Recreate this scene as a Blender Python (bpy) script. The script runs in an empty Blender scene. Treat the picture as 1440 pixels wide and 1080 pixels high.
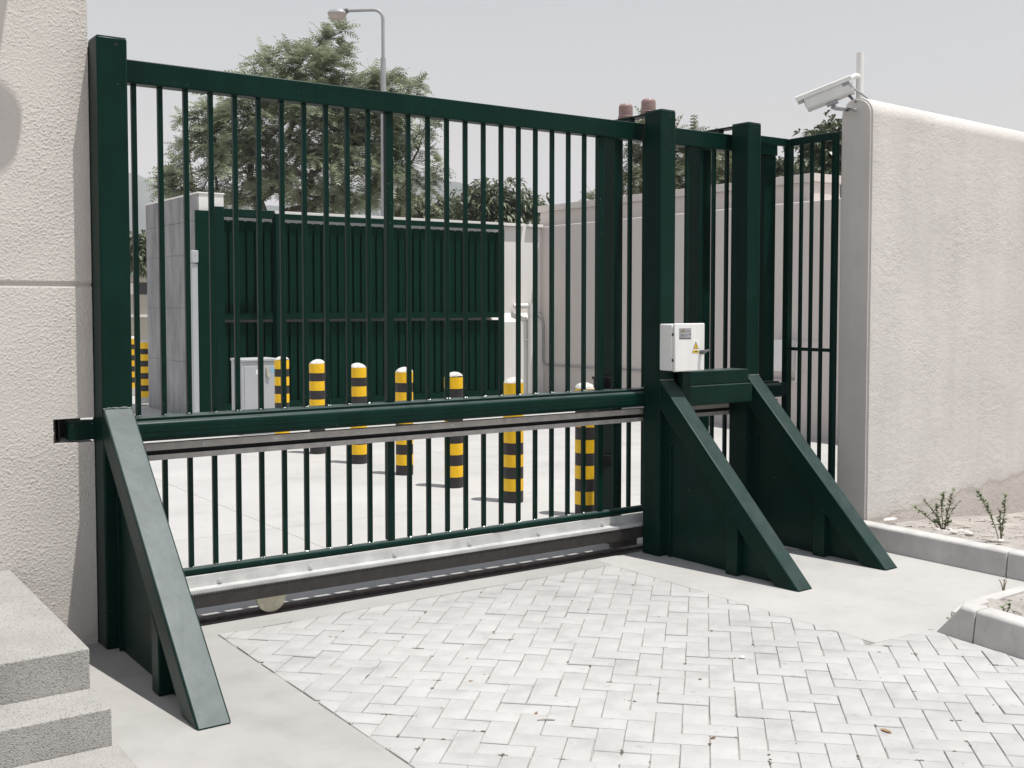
import bpy, bmesh, math, random
from mathutils import Vector, Matrix
from math import sin, cos, pi, radians, sqrt, atan2

random.seed(7)
S = bpy.context.scene
C = S.collection

# ------------------------------------------------------------------ camera
FPX, HOR, U0, PITCH, HC = 1560.0, 428.0, 720.0, radians(2.68), 1.6
V0 = HOR + FPX * math.tan(PITCH)
AZ = atan2(2220 * cos(PITCH), FPX)              # azimuth of the view from the gate's direction
R_ = Vector((sin(AZ), -cos(AZ), 0))
F_ = Vector((cos(AZ) * cos(PITCH), sin(AZ) * cos(PITCH), -sin(PITCH)))
U_ = Vector((cos(AZ) * sin(PITCH), sin(AZ) * sin(PITCH), cos(PITCH)))
cam_d = bpy.data.cameras.new('camera')
cam = bpy.data.objects.new('camera', cam_d)
C.objects.link(cam)
cam.matrix_world = Matrix(((R_.x, U_.x, -F_.x, 0), (R_.y, U_.y, -F_.y, 0), (R_.z, U_.z, -F_.z, HC), (0, 0, 0, 1)))
cam_d.sensor_fit = 'HORIZONTAL'
cam_d.sensor_width = 36.0
cam_d.lens = 36.0 * FPX / 1440
cam_d.shift_y = (V0 - 540) / 1440
cam_d.clip_start = 0.05
cam_d.clip_end = 9000
S.camera = cam


def at(u, v, d):
    """point at depth d (metres) seen in direction of photo pixel u, v"""
    return Vector((0, 0, HC)) + (R_ * ((u - U0) / FPX) - U_ * ((v - V0) / FPX) + F_) * d


# ------------------------------------------------------------------ sky, sun, exposure
SUN = Vector((0.155, -0.26, 1.0)).normalized()
w = bpy.data.worlds.new('World')
S.world = w
w.use_nodes = True
nt = w.node_tree
bg = nt.nodes['Background']
sky = nt.nodes.new('ShaderNodeTexSky')
sky.sky_type = 'NISHITA'
sky.sun_disc = False
sky.sun_elevation = math.asin(SUN.z)
sky.sun_rotation = atan2(SUN.x, SUN.y)
sky.air_density = 3.0
sky.dust_density = 0.0
sky.ozone_density = 1.0
hs = nt.nodes.new('ShaderNodeHueSaturation')
hs.inputs['Saturation'].default_value = 0.32
nt.links.new(sky.outputs[0], hs.inputs['Color'])
tint = nt.nodes.new('ShaderNodeVectorMath')       # hazy air: a touch less green than the clear-air model
tint.operation = 'MULTIPLY'
tint.inputs[1].default_value = (1.0, 0.98, 1.03)
nt.links.new(hs.outputs[0], tint.inputs[0])
nt.links.new(tint.outputs[0], bg.inputs['Color'])
bg.inputs['Strength'].default_value = 0.094

sd = bpy.data.lights.new('sun', 'SUN')
sd.energy = 4.5
sd.angle = radians(0.5)
sd.color = (1.0, 0.97, 0.92)
sun = bpy.data.objects.new('sun', sd)
sun.rotation_euler = SUN.to_track_quat('Z', 'Y').to_euler()
sun.location = (0, 0, 30)
C.objects.link(sun)

S.view_settings.view_transform = 'Standard'
S.view_settings.look = 'None'
S.view_settings.gamma = 1.0
S.view_settings.use_curve_mapping = False
S.view_settings.exposure = 0.32

HAZE = 0.0005            # scattering per metre of the haze box built at the end

# ------------------------------------------------------------------ materials


def mat(name, col, rough=0.6, spec=0.4, metal=0.0, var=0.0, vscale=3.0, bump=(), obj_var=0.0, speck=None, dust_sheen=0.0,
        detail=6.0, transl=0.0, streak=None, stain=None):
    m = bpy.data.materials.new(name)
    m.use_nodes = True
    n, l = m.node_tree.nodes, m.node_tree.links
    p = n['Principled BSDF']
    p.inputs['Roughness'].default_value = rough
    p.inputs['Specular IOR Level'].default_value = spec
    p.inputs['Metallic'].default_value = metal
    tc = n.new('ShaderNodeTexCoord')
    src = n.new('ShaderNodeRGB')
    src.outputs[0].default_value = (*col, 1)
    out = src.outputs[0]

    def scale_by(out, fac_socket, lo, hi):
        mr = n.new('ShaderNodeMapRange')
        mr.inputs['To Min'].default_value = lo
        mr.inputs['To Max'].default_value = hi
        l.new(fac_socket, mr.inputs['Value'])
        mm = n.new('ShaderNodeVectorMath')
        mm.operation = 'SCALE'
        l.new(out, mm.inputs[0])
        l.new(mr.outputs[0], mm.inputs['Scale'])
        return mm.outputs[0]

    def noise(scale, det=detail, rough_=0.6, vec=None):
        t = n.new('ShaderNodeTexNoise')
        t.inputs['Scale'].default_value = scale
        t.inputs['Detail'].default_value = det
        t.inputs['Roughness'].default_value = rough_
        l.new(vec or tc.outputs['Object'], t.inputs['Vector'])
        return t.outputs['Fac']

    if var:
        mr = n.new('ShaderNodeMapRange')
        mr.inputs['From Min'].default_value = 0.3
        mr.inputs['From Max'].default_value = 0.7
        l.new(noise(vscale), mr.inputs['Value'])
        out = scale_by(out, mr.outputs[0], 1 - var, 1 + var)
    if streak:
        amt, sxy, sz = streak
        mp = n.new('ShaderNodeMapping')
        mp.inputs['Scale'].default_value = (sxy, sxy, sz)
        l.new(tc.outputs['Object'], mp.inputs['Vector'])
        mr = n.new('ShaderNodeMapRange')
        mr.inputs['From Min'].default_value = 0.35
        mr.inputs['From Max'].default_value = 0.65
        l.new(noise(1.0, 5, 0.65, mp.outputs[0]), mr.inputs['Value'])
        out = scale_by(out, mr.outputs[0], 1 - amt, 1 + amt)
    if obj_var:
        oi = n.new('ShaderNodeObjectInfo')
        out = scale_by(out, oi.outputs['Random'], 1 - obj_var, 1 + obj_var)
    if speck:
        scale, thr, scol, fac = speck
        mr = n.new('ShaderNodeMapRange')
        mr.inputs['From Min'].default_value = thr
        mr.inputs['From Max'].default_value = thr + 0.05
        mr.inputs['To Max'].default_value = fac
        l.new(noise(scale, 3, 0.5), mr.inputs['Value'])
        mx = n.new('ShaderNodeMix')
        mx.data_type = 'RGBA'
        mx.inputs['B'].default_value = (*scol, 1)
        l.new(mr.outputs[0], mx.inputs['Factor'])
        l.new(out, mx.inputs['A'])
        out = mx.outputs['Result']
    if stain:
        ge0 = n.new('ShaderNodeNewGeometry')
        for (scale, lo, hi, dark) in stain:
            mr = n.new('ShaderNodeMapRange')
            mr.inputs['From Min'].default_value = lo
            mr.inputs['From Max'].default_value = hi
            l.new(noise(scale, 7, 0.62, ge0.outputs['Position']), mr.inputs['Value'])
            out = scale_by(out, mr.outputs[0], 1.0, 1.0 - dark)
    if dust_sheen:  # pale film on upward faces: some dust, partly painted sky sheen
        ge = n.new('ShaderNodeNewGeometry')
        sx = n.new('ShaderNodeSeparateXYZ')
        l.new(ge.outputs['Normal'], sx.inputs[0])
        mr = n.new('ShaderNodeMapRange')
        mr.inputs['From Min'].default_value = 0.45
        mr.inputs['From Max'].default_value = 0.9
        mr.inputs['To Max'].default_value = dust_sheen
        l.new(sx.outputs['Z'], mr.inputs['Value'])
        mu = n.new('ShaderNodeMath')
        mu.operation = 'MULTIPLY'
        l.new(mr.outputs[0], mu.inputs[0])
        mr2 = n.new('ShaderNodeMapRange')
        mr2.inputs['From Min'].default_value = 0.3
        mr2.inputs['From Max'].default_value = 0.65
        mr2.inputs['To Min'].default_value = 0.55
        l.new(noise(9.0), mr2.inputs['Value'])
        l.new(mr2.outputs[0], mu.inputs[1])
        mx = n.new('ShaderNodeMix')
        mx.data_type = 'RGBA'
        mx.inputs['B'].default_value = (0.285, 0.325, 0.335, 1)
        l.new(mu.outputs[0], mx.inputs['Factor'])
        l.new(out, mx.inputs['A'])
        out = mx.outputs['Result']
    l.new(out, p.inputs['Base Color'])
    prev = None
    for (scale, strength, dist, det) in bump:
        b = n.new('ShaderNodeBump')
        b.inputs['Strength'].default_value = strength
        b.inputs['Distance'].default_value = dist
        l.new(noise(scale, det, 0.68), b.inputs['Height'])
        if prev:
            l.new(prev, b.inputs['Normal'])
        prev = b.outputs[0]
    if prev:
        l.new(prev, p.inputs['Normal'])
    if transl:
        tr = n.new('ShaderNodeBsdfTranslucent')
        l.new(out, tr.inputs['Color'])
        ms = n.new('ShaderNodeMixShader')
        ms.inputs[0].default_value = transl
        l.new(p.outputs[0], ms.inputs[1])
        l.new(tr.outputs[0], ms.inputs[2])
        l.new(ms.outputs[0], n['Material Output'].inputs['Surface'])
    return m


M = {}
M['green'] = mat('green_gloss_paint', (0.0024, 0.0195, 0.0140), 0.33, 0.10, var=0.18, vscale=5, dust_sheen=0.23, streak=(0.10, 40, 1.5),
                 bump=((6, 0.05, 0.02, 3), (160, 0.03, 0.002, 2)), speck=(70, 0.735, (0.45, 0.5, 0.48), 0.5))
M['green_scuff_sheen'] = mat('scuffed_green_painted_sheen', (0.0030, 0.0210, 0.0160), 0.38, 0.22, var=0.15, vscale=5, dust_sheen=0.36, streak=(0.15, 30, 2.0),
                      bump=((6, 0.05, 0.02, 3),), speck=(60, 0.735, (0.40, 0.44, 0.44), 0.5))  # pale top film paints the sun sheen on this brace; flecks are scuffs
M['green_sheet'] = mat('green_sheet_paint', (0.0028, 0.0230, 0.0145), 0.45, 0.05, var=0.15, vscale=2)
M['galv'] = mat('galvanised_steel', (0.52, 0.52, 0.51), 0.45, 0.5, 0.15, var=0.16, vscale=9, streak=(0.08, 3, 30))
M['galv_dark'] = mat('weathered_galvanised_steel', (0.36, 0.34, 0.32), 0.5, 0.4, 0.1, var=0.2, vscale=14)
M['rack'] = mat('oiled_black_steel', (0.030, 0.027, 0.025), 0.5, 0.4, var=0.3, vscale=20, speck=(30, 0.68, (0.13, 0.08, 0.05), 0.5))
M['track'] = mat('rusty_brown_steel', (0.060, 0.046, 0.042), 0.6, 0.3, var=0.4, vscale=18, speck=(25, 0.62, (0.16, 0.10, 0.07), 0.6))
M['black'] = mat('black_plastic', (0.012, 0.012, 0.013), 0.45, 0.4)
M['weld'] = mat('weld_bead', (0.45, 0.48, 0.46), 0.3, 0.6, 0.4)
M['zinc_yellow'] = mat('passivated_zinc', (0.50, 0.47, 0.36), 0.35, 0.5, 0.25, var=0.2, vscale=25)
M['stucco_rough'] = mat('rough_cast_plaster', (0.60, 0.56, 0.525), 0.85, 0.2, var=0.06, vscale=2.2, stain=((1.5, 0.5, 0.75, 0.08),), bump=((300, 0.6, 0.004, 3),))
M['stucco'] = mat('painted_stucco', (0.575, 0.548, 0.522), 0.85, 0.2, var=0.045, vscale=1.6, streak=(0.045, 3.5, 0.5), stain=((1.3, 0.45, 0.75, 0.07), (7, 0.6, 0.75, 0.08)),
                  bump=((260, 0.5, 0.003, 3),))
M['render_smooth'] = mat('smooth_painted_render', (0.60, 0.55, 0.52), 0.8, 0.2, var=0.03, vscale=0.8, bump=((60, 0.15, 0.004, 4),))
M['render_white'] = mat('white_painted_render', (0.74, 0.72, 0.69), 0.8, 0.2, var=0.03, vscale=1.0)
M['concrete'] = mat('trowelled_concrete', (0.415, 0.406, 0.392), 0.75, 0.3, var=0.05, vscale=2.6, stain=((0.9, 0.45, 0.72, 0.10), (4, 0.5, 0.75, 0.10), (13, 0.6, 0.74, 0.14)),
                    bump=((14, 0.12, 0.01, 6), (220, 0.12, 0.002, 3)))
M['apron'] = mat('weathered_concrete', (0.375, 0.366, 0.352), 0.8, 0.3, var=0.06, vscale=1.8, stain=((0.8, 0.40, 0.70, 0.16), (3.5, 0.48, 0.75, 0.13), (11, 0.6, 0.75, 0.10)),
                 bump=((14, 0.12, 0.01, 6), (220, 0.15, 0.002, 3)))
M['yard'] = mat('yard_concrete', (0.425, 0.417, 0.404), 0.75, 0.3, var=0.05, vscale=0.9, obj_var=0.03, stain=((0.5, 0.45, 0.72, 0.10), (2.2, 0.52, 0.75, 0.12), (9, 0.63, 0.72, 0.16)),
                bump=((30, 0.15, 0.005, 5),), streak=(0.05, 0.6, 0.6))
M['paver'] = mat('grey_paver', (0.422, 0.417, 0.408), 0.8, 0.25, var=0.09, vscale=5, obj_var=0.028,
                 bump=((40, 0.16, 0.006, 5), (300, 0.25, 0.002, 3)), stain=((0.9, 0.42, 0.68, 0.13), (4.5, 0.50, 0.72, 0.16), (16, 0.62, 0.70, 0.22)))
M['sand'] = mat('joint_sand', (0.30, 0.285, 0.265), 0.95, 0.1, var=0.5, vscale=9, bump=((200, 0.6, 0.003, 3),))
M['kerb'] = mat('kerb_concrete', (0.475, 0.463, 0.448), 0.8, 0.25, stain=((3, 0.45, 0.75, 0.14), (14, 0.55, 0.75, 0.14)), var=0.12, vscale=6, bump=((50, 0.25, 0.006, 5), (250, 0.3, 0.002, 2)),
                speck=(18, 0.68, (0.33, 0.31, 0.29), 0.5))
M['soil'] = mat('dry_soil', (0.365, 0.34, 0.315), 0.95, 0.1, var=0.22, vscale=6, bump=((25, 0.5, 0.02, 6), (140, 0.7, 0.006, 4)),
                speck=(35, 0.66, (0.20, 0.16, 0.13), 0.6))
M['aggregate'] = mat('exposed_aggregate', (0.355, 0.345, 0.325), 0.85, 0.2, var=0.10, vscale=5, bump=((170, 0.9, 0.006, 2),),
                     speck=(150, 0.57, (0.13, 0.125, 0.12), 0.6))
M['yellow'] = mat('yellow_band', (0.84, 0.50, 0.010), 0.5, 0.4, var=0.08, vscale=14)
M['bollard_black'] = mat('dull_black_paint', (0.030, 0.026, 0.028), 0.55, 0.35, var=0.25, vscale=10)
M['mortar'] = mat('white_mortar', (0.55, 0.54, 0.51), 0.85, 0.2, var=0.2, vscale=30, bump=((80, 0.5, 0.005, 3),))
M['white_metal'] = mat('white_powder_coat', (0.72, 0.72, 0.70), 0.4, 0.4, var=0.03, vscale=5, streak=(0.03, 20, 2))
M['grey_metal'] = mat('grey_powder_coat', (0.40, 0.41, 0.425), 0.45, 0.4, var=0.04, vscale=4)
M['grey_dark'] = mat('dark_grey_metal', (0.11, 0.11, 0.12), 0.5, 0.4)
M['lamp_grey'] = mat('galvanised_lamp_steel', (0.33, 0.33, 0.34), 0.5, 0.4, 0.1, var=0.1, vscale=4)
M['lamp_glass'] = mat('dusty_lamp_bowl', (0.40, 0.35, 0.32), 0.25, 0.5)
M['pvc'] = mat('white_pvc', (0.72, 0.70, 0.67), 0.45, 0.4)
M['stone'] = mat('grey_marbled_stone', (0.235, 0.235, 0.24), 0.6, 0.3, var=0.18, vscale=1.4, streak=(0.22, 5, 1.1), bump=((30, 0.1, 0.004, 4),),
                 speck=(4, 0.66, (0.34, 0.32, 0.29), 0.35))
M['beacon'] = mat('sun_bleached_red_plastic', (0.30, 0.205, 0.19), 0.35, 0.5, var=0.12, vscale=30)
M['beacon_base'] = mat('faded_brown_plastic', (0.25, 0.155, 0.14), 0.5, 0.4)
M['plate_grey'] = mat('grey_label_print', (0.33, 0.33, 0.35), 0.5, 0.3)
M['ink'] = mat('dark_ink', (0.05, 0.045, 0.05), 0.6, 0.2)
M['ochre'] = mat('ochre_ink', (0.22, 0.15, 0.03), 0.6, 0.2)
M['sign_yellow'] = mat('sign_yellow', (0.75, 0.50, 0.02), 0.5, 0.3)
M['paper'] = mat('white_sticker', (0.80, 0.80, 0.78), 0.6, 0.2)
M['blue_print'] = mat('blue_print', (0.25, 0.42, 0.55), 0.6, 0.2)
M['bark'] = mat('grey_brown_bark', (0.10, 0.088, 0.075), 0.9, 0.1, var=0.3, vscale=6)
M['leaf_fern'] = mat('feathery_leaf', (0.25, 0.285, 0.185), 0.45, 0.5, var=0.45, vscale=2.6, transl=0.36)
M['leaf_dark'] = mat('glossy_dark_leaf', (0.14, 0.165, 0.10), 0.42, 0.5, var=0.35, vscale=1.6, transl=0.18)
M['leaf_olive'] = mat('olive_leaf', (0.20, 0.215, 0.135), 0.6, 0.3, var=0.35, vscale=1.6, transl=0.22)
M['weed'] = mat('weed_leaf', (0.19, 0.23, 0.125), 0.6, 0.3, var=0.4, vscale=20, transl=0.2)
M['weed_stem'] = mat('weed_stem', (0.20, 0.17, 0.11), 0.7, 0.2)
M['dry_leaf'] = mat('dry_leaf_brown', (0.23, 0.14, 0.075), 0.8, 0.2, obj_var=0.4)
M['pebble'] = mat('white_pebble', (0.52, 0.50, 0.48), 0.8, 0.2, obj_var=0.15, var=0.1, vscale=30)
M['moss'] = mat('dry_joint_moss', (0.135, 0.12, 0.10), 0.95, 0.1, var=0.3, vscale=60)
M['twig'] = mat('dry_twig', (0.14, 0.105, 0.08), 0.9, 0.1)
M['hill'] = mat('scrub_hillside', (0.10, 0.11, 0.075), 0.95, 0.05, var=0.35, vscale=0.012)
M['hut_wall'] = mat('beige_hut_wall', (0.42, 0.40, 0.35), 0.8, 0.2, var=0.05, vscale=1)
M['hut_roof'] = mat('pale_green_fascia', (0.30, 0.40, 0.34), 0.6, 0.3)
M['glass_dark'] = mat('dark_window_glass', (0.025, 0.022, 0.022), 0.15, 0.5)
M['earth'] = mat('dry_ground', (0.34, 0.31, 0.27), 0.95, 0.1, var=0.15, vscale=0.3)

# soil-splash stain along the foot of the stucco wall (a tide line that rises to the right)
sn, sl_ = M['stucco'].node_tree.nodes, M['stucco'].node_tree.links
bsdf = sn['Principled BSDF']
col_in = bsdf.inputs['Base Color'].links[0].from_socket
tco = sn.new('ShaderNodeTexCoord')
sep = sn.new('ShaderNodeSeparateXYZ')
sl_.new(tco.outputs['Object'], sep.inputs[0])
nz_ = sn.new('ShaderNodeTexNoise')
nz_.inputs['Scale'].default_value = 5.0
nz_.inputs['Detail'].default_value = 6.0
sl_.new(tco.outputs['Object'], nz_.inputs['Vector'])


def smath(op, a, b):
    k = sn.new('ShaderNodeMath')
    k.operation = op
    for i, q in enumerate((a, b)):
        if isinstance(q, (int, float)):
            k.inputs[i].default_value = q
        else:
            sl_.new(q, k.inputs[i])
    return k.outputs[0]


hgt = smath('SUBTRACT', sep.outputs['Z'], smath('ADD', smath('MULTIPLY', sep.outputs['X'], 0.05), smath('ADD', 0.06, smath('MULTIPLY', nz_.outputs['Fac'], 0.15))))
rp_ = sn.new('ShaderNodeValToRGB')
els = rp_.color_ramp.elements
els[0].position, els[0].color = 0.30, (0.80, 0.77, 0.74, 1)
els[1].position, els[1].color = 0.60, (1, 1, 1, 1)
e_ = els.new(0.47)
e_.color = (0.86, 0.84, 0.82, 1)
e_ = els.new(0.50)
e_.color = (0.74, 0.71, 0.68, 1)
e_ = els.new(0.525)
e_.color = (0.93, 0.92, 0.91, 1)
sl_.new(smath('ADD', hgt, 0.5), rp_.inputs[0])
mm_ = sn.new('ShaderNodeMix')
mm_.data_type = 'RGBA'
mm_.blend_type = 'MULTIPLY'
mm_.inputs['Factor'].default_value = 1.0
sl_.new(col_in, mm_.inputs['A'])
sl_.new(rp_.outputs[0], mm_.inputs['B'])
sl_.new(mm_.outputs['Result'], bsdf.inputs['Base Color'])

# ------------------------------------------------------------------ mesh helpers


class MB:
    def __init__(s):
        s.v, s.f = [], []

    def add(s, vs, fs):
        o = len(s.v)
        s.v += [tuple(p) for p in vs]
        s.f += [tuple(i + o for i in f) for f in fs]
        return s

    def box(s, x0, x1, y0, y1, z0, z1):
        return s.add([(x0, y0, z0), (x1, y0, z0), (x1, y1, z0), (x0, y1, z0), (x0, y0, z1), (x1, y0, z1), (x1, y1, z1), (x0, y1, z1)],
                     [(3, 2, 1, 0), (4, 5, 6, 7), (0, 1, 5, 4), (1, 2, 6, 5), (2, 3, 7, 6), (3, 0, 4, 7)])

    def prism(s, poly, ext):
        """closed polygon (3d points) swept along vector ext"""
        n = len(poly)
        e = Vector(ext)
        a = [Vector(p) for p in poly]
        return s.add(a + [p + e for p in a], [tuple(reversed(range(n))), tuple(range(n, 2 * n))] +
                     [(i, (i + 1) % n, n + (i + 1) % n, n + i) for i in range(n)])

    def tube(s, pts, rad, n=8, caps=True):
        pts = [Vector(p) for p in pts]
        if not isinstance(rad, (list, tuple)):
            rad = [rad] * len(pts)
        rings, ref = [], None
        for i, p in enumerate(pts):
            t = (pts[min(i + 1, len(pts) - 1)] - pts[max(i - 1, 0)]).normalized()
            if ref is None:
                ref = Vector((1, 0, 0)) if abs(t.x) < 0.8 else Vector((0, 1, 0))
            a = (ref - t * ref.dot(t)).normalized()
            ref = a
            b = t.cross(a)
            rings.append([p + (a * cos(2 * pi * k / n) + b * sin(2 * pi * k / n)) * rad[i] for k in range(n)])
        vs = [q for r in rings for q in r]
        fs = [(i * n + k, i * n + (k + 1) % n, (i + 1) * n + (k + 1) % n, (i + 1) * n + k) for i in range(len(pts) - 1) for k in range(n)]
        if caps:
            fs += [tuple(reversed(range(n))), tuple(range((len(pts) - 1) * n, len(pts) * n))]
        return s.add(vs, fs)

    def lathe(s, prof, n=20, c=(0, 0, 0), caps=True):
        vs = [(c[0] + r * cos(2 * pi * k / n), c[1] + r * sin(2 * pi * k / n), c[2] + z) for r, z in prof for k in range(n)]
        m = len(prof)
        fs = [(i * n + k, i * n + (k + 1) % n, (i + 1) * n + (k + 1) % n, (i + 1) * n + k) for i in range(m - 1) for k in range(n)]
        if caps:
            fs += [tuple(reversed(range(n))), tuple(range((m - 1) * n, m * n))]
        return s.add(vs, fs)

    def disc_y(s, x, y, z, r, t, n=16):
        """disc facing -y, thickness t from y to y+t"""
        return s.prism([(x + r * cos(-2 * pi * k / n), y, z + r * sin(-2 * pi * k / n)) for k in range(n)], (0, t, 0))


def mesh_of(name, mb, m, bevel=0.0, smooth=False, org=(0, 0, 0), seg=2):
    me = bpy.data.meshes.new(name)
    o = Vector(org)
    me.from_pydata([tuple(Vector(p) - o) for p in mb.v], [], mb.f)
    me.validate()
    bm = bmesh.new()
    bm.from_mesh(me)
    bmesh.ops.recalc_face_normals(bm, faces=bm.faces)
    if bevel:
        es = [e for e in bm.edges if len(e.link_faces) == 2 and e.calc_face_angle(0) > 0.6]
        res = bmesh.ops.bevel(bm, geom=es, offset=bevel, segments=seg, affect='EDGES', profile=0.5, clamp_overlap=True)
        for f in res['faces']:
            f.smooth = True
    if smooth:
        for f in bm.faces:
            f.smooth = True
        for e in bm.edges:
            if len(e.link_faces) == 2 and e.calc_face_angle(0) > radians(50):
                e.smooth = False
    bm.to_mesh(me)
    bm.free()
    if m:
        me.materials.append(m if not isinstance(m, str) else M[m])
    return me


ORG = {}


def thing(name, label, cat, loc=(0, 0, 0), group=None, kind=None):
    o = bpy.data.objects.new(name, None)
    o.empty_display_size = 0.2
    C.objects.link(o)
    o.location = loc
    ORG[o.name] = Vector(loc)
    o['label'] = label
    o['category'] = cat
    if group:
        o['group'] = group
    return o


def obj(name, mb, m, parent=None, bevel=0.0, smooth=False, org=None, kind=None, label=None, seg=2):
    """mesh written in world coordinates; origin at org, or at its parent's origin"""
    po = ORG[parent.name] if parent else Vector((0, 0, 0))
    g = Vector(org) if org is not None else po
    me = mesh_of(name, mb, m, bevel, smooth, g, seg)
    o = bpy.data.objects.new(name, me)
    C.objects.link(o)
    o.location = g - po
    ORG[o.name] = g
    if parent:
        o.parent = parent
    if kind:
        o['kind'] = kind
    if label:
        o['label'] = label
    return o


def tag(o, label, cat, group=None):
    o['label'] = label
    o['category'] = cat
    if group:
        o['group'] = group
    return o


def inst(name, me, parent, loc, rot=None):
    """one more object on an existing mesh; loc in world coordinates (parent unrotated)"""
    o = bpy.data.objects.new(name, me)
    C.objects.link(o)
    po = ORG[parent.name] if parent else Vector((0, 0, 0))
    o.location = Vector(loc) - po
    ORG[o.name] = Vector(loc)
    if rot:
        o.rotation_euler = rot
    if parent:
        o.parent = parent
    return o


def bx(*a):
    return MB().box(*a)


# ------------------------------------------------------------------ ground
g = MB()
g.add([(-2500, -2500, -0.25), (2500, -2500, -0.25), (2500, 2500, -0.25), (-2500, 2500, -0.25)], [(0, 1, 2, 3)])
obj('ground', g, 'earth', kind='structure')


def yz(x, y):
    """the yard falls gently towards the far right"""
    k = max(0.0, min(1.0, (14.6 - y) / 5.0)) * max(0.0, min(1.0, (x - 8.0) / 3.6))
    return -0.16 * k


yard = obj('yard_floor', MB().add([(-6, 5.6, -0.19), (13, 5.6, -0.19), (13, 45, -0.19), (-6, 45, -0.19)], [(0, 1, 2, 3)]), 'earth', kind='structure')
xs = [-6, -2.95, 0.1, 3.15, 6.2, 9.25, 12.3]
ys = [5.535, 7.4, 9.7, 12.3, 14.9, 18.0, 21.5, 25.5, 30.0]
for i in range(len(xs) - 1):
    for j in range(len(ys) - 1):
        s = MB()
        x0, x1, y0, y1 = xs[i] + .002, xs[i + 1] - .002, ys[j] + (.002 if j else 0), ys[j + 1] - .002
        n = 4
        vs, fs = [], []
        for a in range(n + 1):
            for b in range(n + 1):
                x, y = x0 + (x1 - x0) * a / n, y0 + (y1 - y0) * b / n
                vs.append((x, y, yz(x, y)))
        for a in range(n):
            for b in range(n):
                q = a * (n + 1) + b
                fs.append((q, q + n + 1, q + n + 2, q + 1))
        rim = [b for b in range(n + 1)] + [a * (n + 1) + n for a in range(1, n + 1)] + [n * (n + 1) + b for b in range(n - 1, -1, -1)] + \
              [a * (n + 1) for a in range(n - 1, 0, -1)]
        o0 = len(vs)
        vs += [(vs[r][0], vs[r][1], vs[r][2] - 0.1) for r in rim]
        fs += [(rim[k], rim[(k + 1) % len(rim)], o0 + (k + 1) % len(rim), o0 + k) for k in range(len(rim))]
        s.add(vs, fs)
        obj('slab', s, 'yard', yard)

# concrete aprons on our side of the gate
PADZ = -0.12
p = MB().prism([(-4, -3, PADZ), (1.885, -3, PADZ), (1.885, 5.165, PADZ), (4.385, 5.165, PADZ), (4.385, 5.53, PADZ), (-4, 5.53, PADZ)], (0, 0, -PADZ))
obj('concrete_apron', p, 'apron', kind='structure')
p = MB().prism([(4.388, 3.25, PADZ), (4.80, 3.235, PADZ), (4.84, 2.95, PADZ), (5.15, 2.95, PADZ), (5.20, 3.335, PADZ), (6.10, 3.36, PADZ), (6.10, 4.72, PADZ), (6.40, 4.93, PADZ),
                (12.3, 5.3, PADZ), (12.3, 5.53, PADZ), (4.388, 5.53, PADZ)], (0, 0, -PADZ - 0.0))
obj('concrete_pad', p, 'concrete', kind='structure', bevel=0.004)

# block paving: bricks at 45 degrees in herringbone
pav = obj('paving', bx(1.885, 4.9, -3, 5.165, -0.11, -0.0055), 'sand', kind='structure')
A_ = 0.1035
SQ = sqrt(2)
P0, R0 = 4.1175 - 2 * A_, -0.7997        # p of cell 0, r of cell 0


def pr2xy(pp, rr):
    return ((pp + rr) / SQ, (pp - rr) / SQ)


def clip(poly, axis, val, keep_less):
    out = []
    for i in range(len(poly)):
        a, b = poly[i], poly[(i + 1) % len(poly)]
        ia = (a[axis] < val) == keep_less
        ib = (b[axis] < val) == keep_less
        if ia:
            out.append(a)
        if ia != ib:
            t = (val - a[axis]) / (b[axis] - a[axis])
            out.append((a[0] + (b[0] - a[0]) * t, a[1] + (b[1] - a[1]) * t))
    return out


def area(poly):
    return 0.5 * sum(poly[i][0] * poly[(i + 1) % len(poly)][1] - poly[(i + 1) % len(poly)][0] * poly[i][1] for i in range(len(poly)))


GAP = 0.0016
bricks = []
for i in range(-40, 60):
    for j in range(-60, 40):
        d = (i - j) % 4
        if d == 0:
            c = (i, i + 2, j, j + 1)
        elif d == 3:
            c = (i, i + 1, j, j + 2)
        else:
            continue
        jit = [random.uniform(-0.0012, 0.0012) for _ in range(4)]
        pa, pb = P0 + c[0] * A_ + GAP + jit[0], P0 + c[1] * A_ - GAP + jit[1]
        ra, rb = R0 + c[2] * A_ + GAP + jit[2], R0 + c[3] * A_ - GAP + jit[3]
        cx, cy = pr2xy((pa + pb) / 2, (ra + rb) / 2)
        if not (1.7 < cx < 4.95 and 0.6 < cy < 5.35):
            continue
        poly = [pr2xy(pa, ra), pr2xy(pb, ra), pr2xy(pb, rb), pr2xy(pa, rb)]
        if area(poly) < 0:
            poly.reverse()

        def inside(q):
            return 1.892 < q[0] < 4.82 and q[1] < 5.161 and (q[0] < 4.383 or q[1] < 3.244)
        whole = all(inside(q) for q in poly)
        if not whole:
            poly = clip(poly, 0, 1.892, False)
            poly = clip(poly, 0, 4.82, True) if poly else poly
            poly = clip(poly, 1, 5.161, True) if poly else poly
            if poly:
                if cy > 3.244 or cx < 4.383:
                    poly = clip(poly, 0, 4.383, True)
                else:
                    poly = clip(poly, 1, 3.244, True)
            if len(poly) < 3 or abs(area(poly)) < 0.00015:
                continue
        dv = Vector((cx, cy, 0)) - Vector((0, 0, HC))
        dep = dv.dot(F_)
        u, v = U0 + FPX * dv.dot(R_) / dep, V0 - FPX * dv.dot(U_) / dep
        vis = dep > 1 and -20 < u < 1460 and v < 1095
        bricks.append((abs(area(poly)) * (HC / dep) / dep ** 2 if vis else -dep, poly, whole, (cx, cy)))
bricks.sort(key=lambda b: -b[0])


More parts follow.
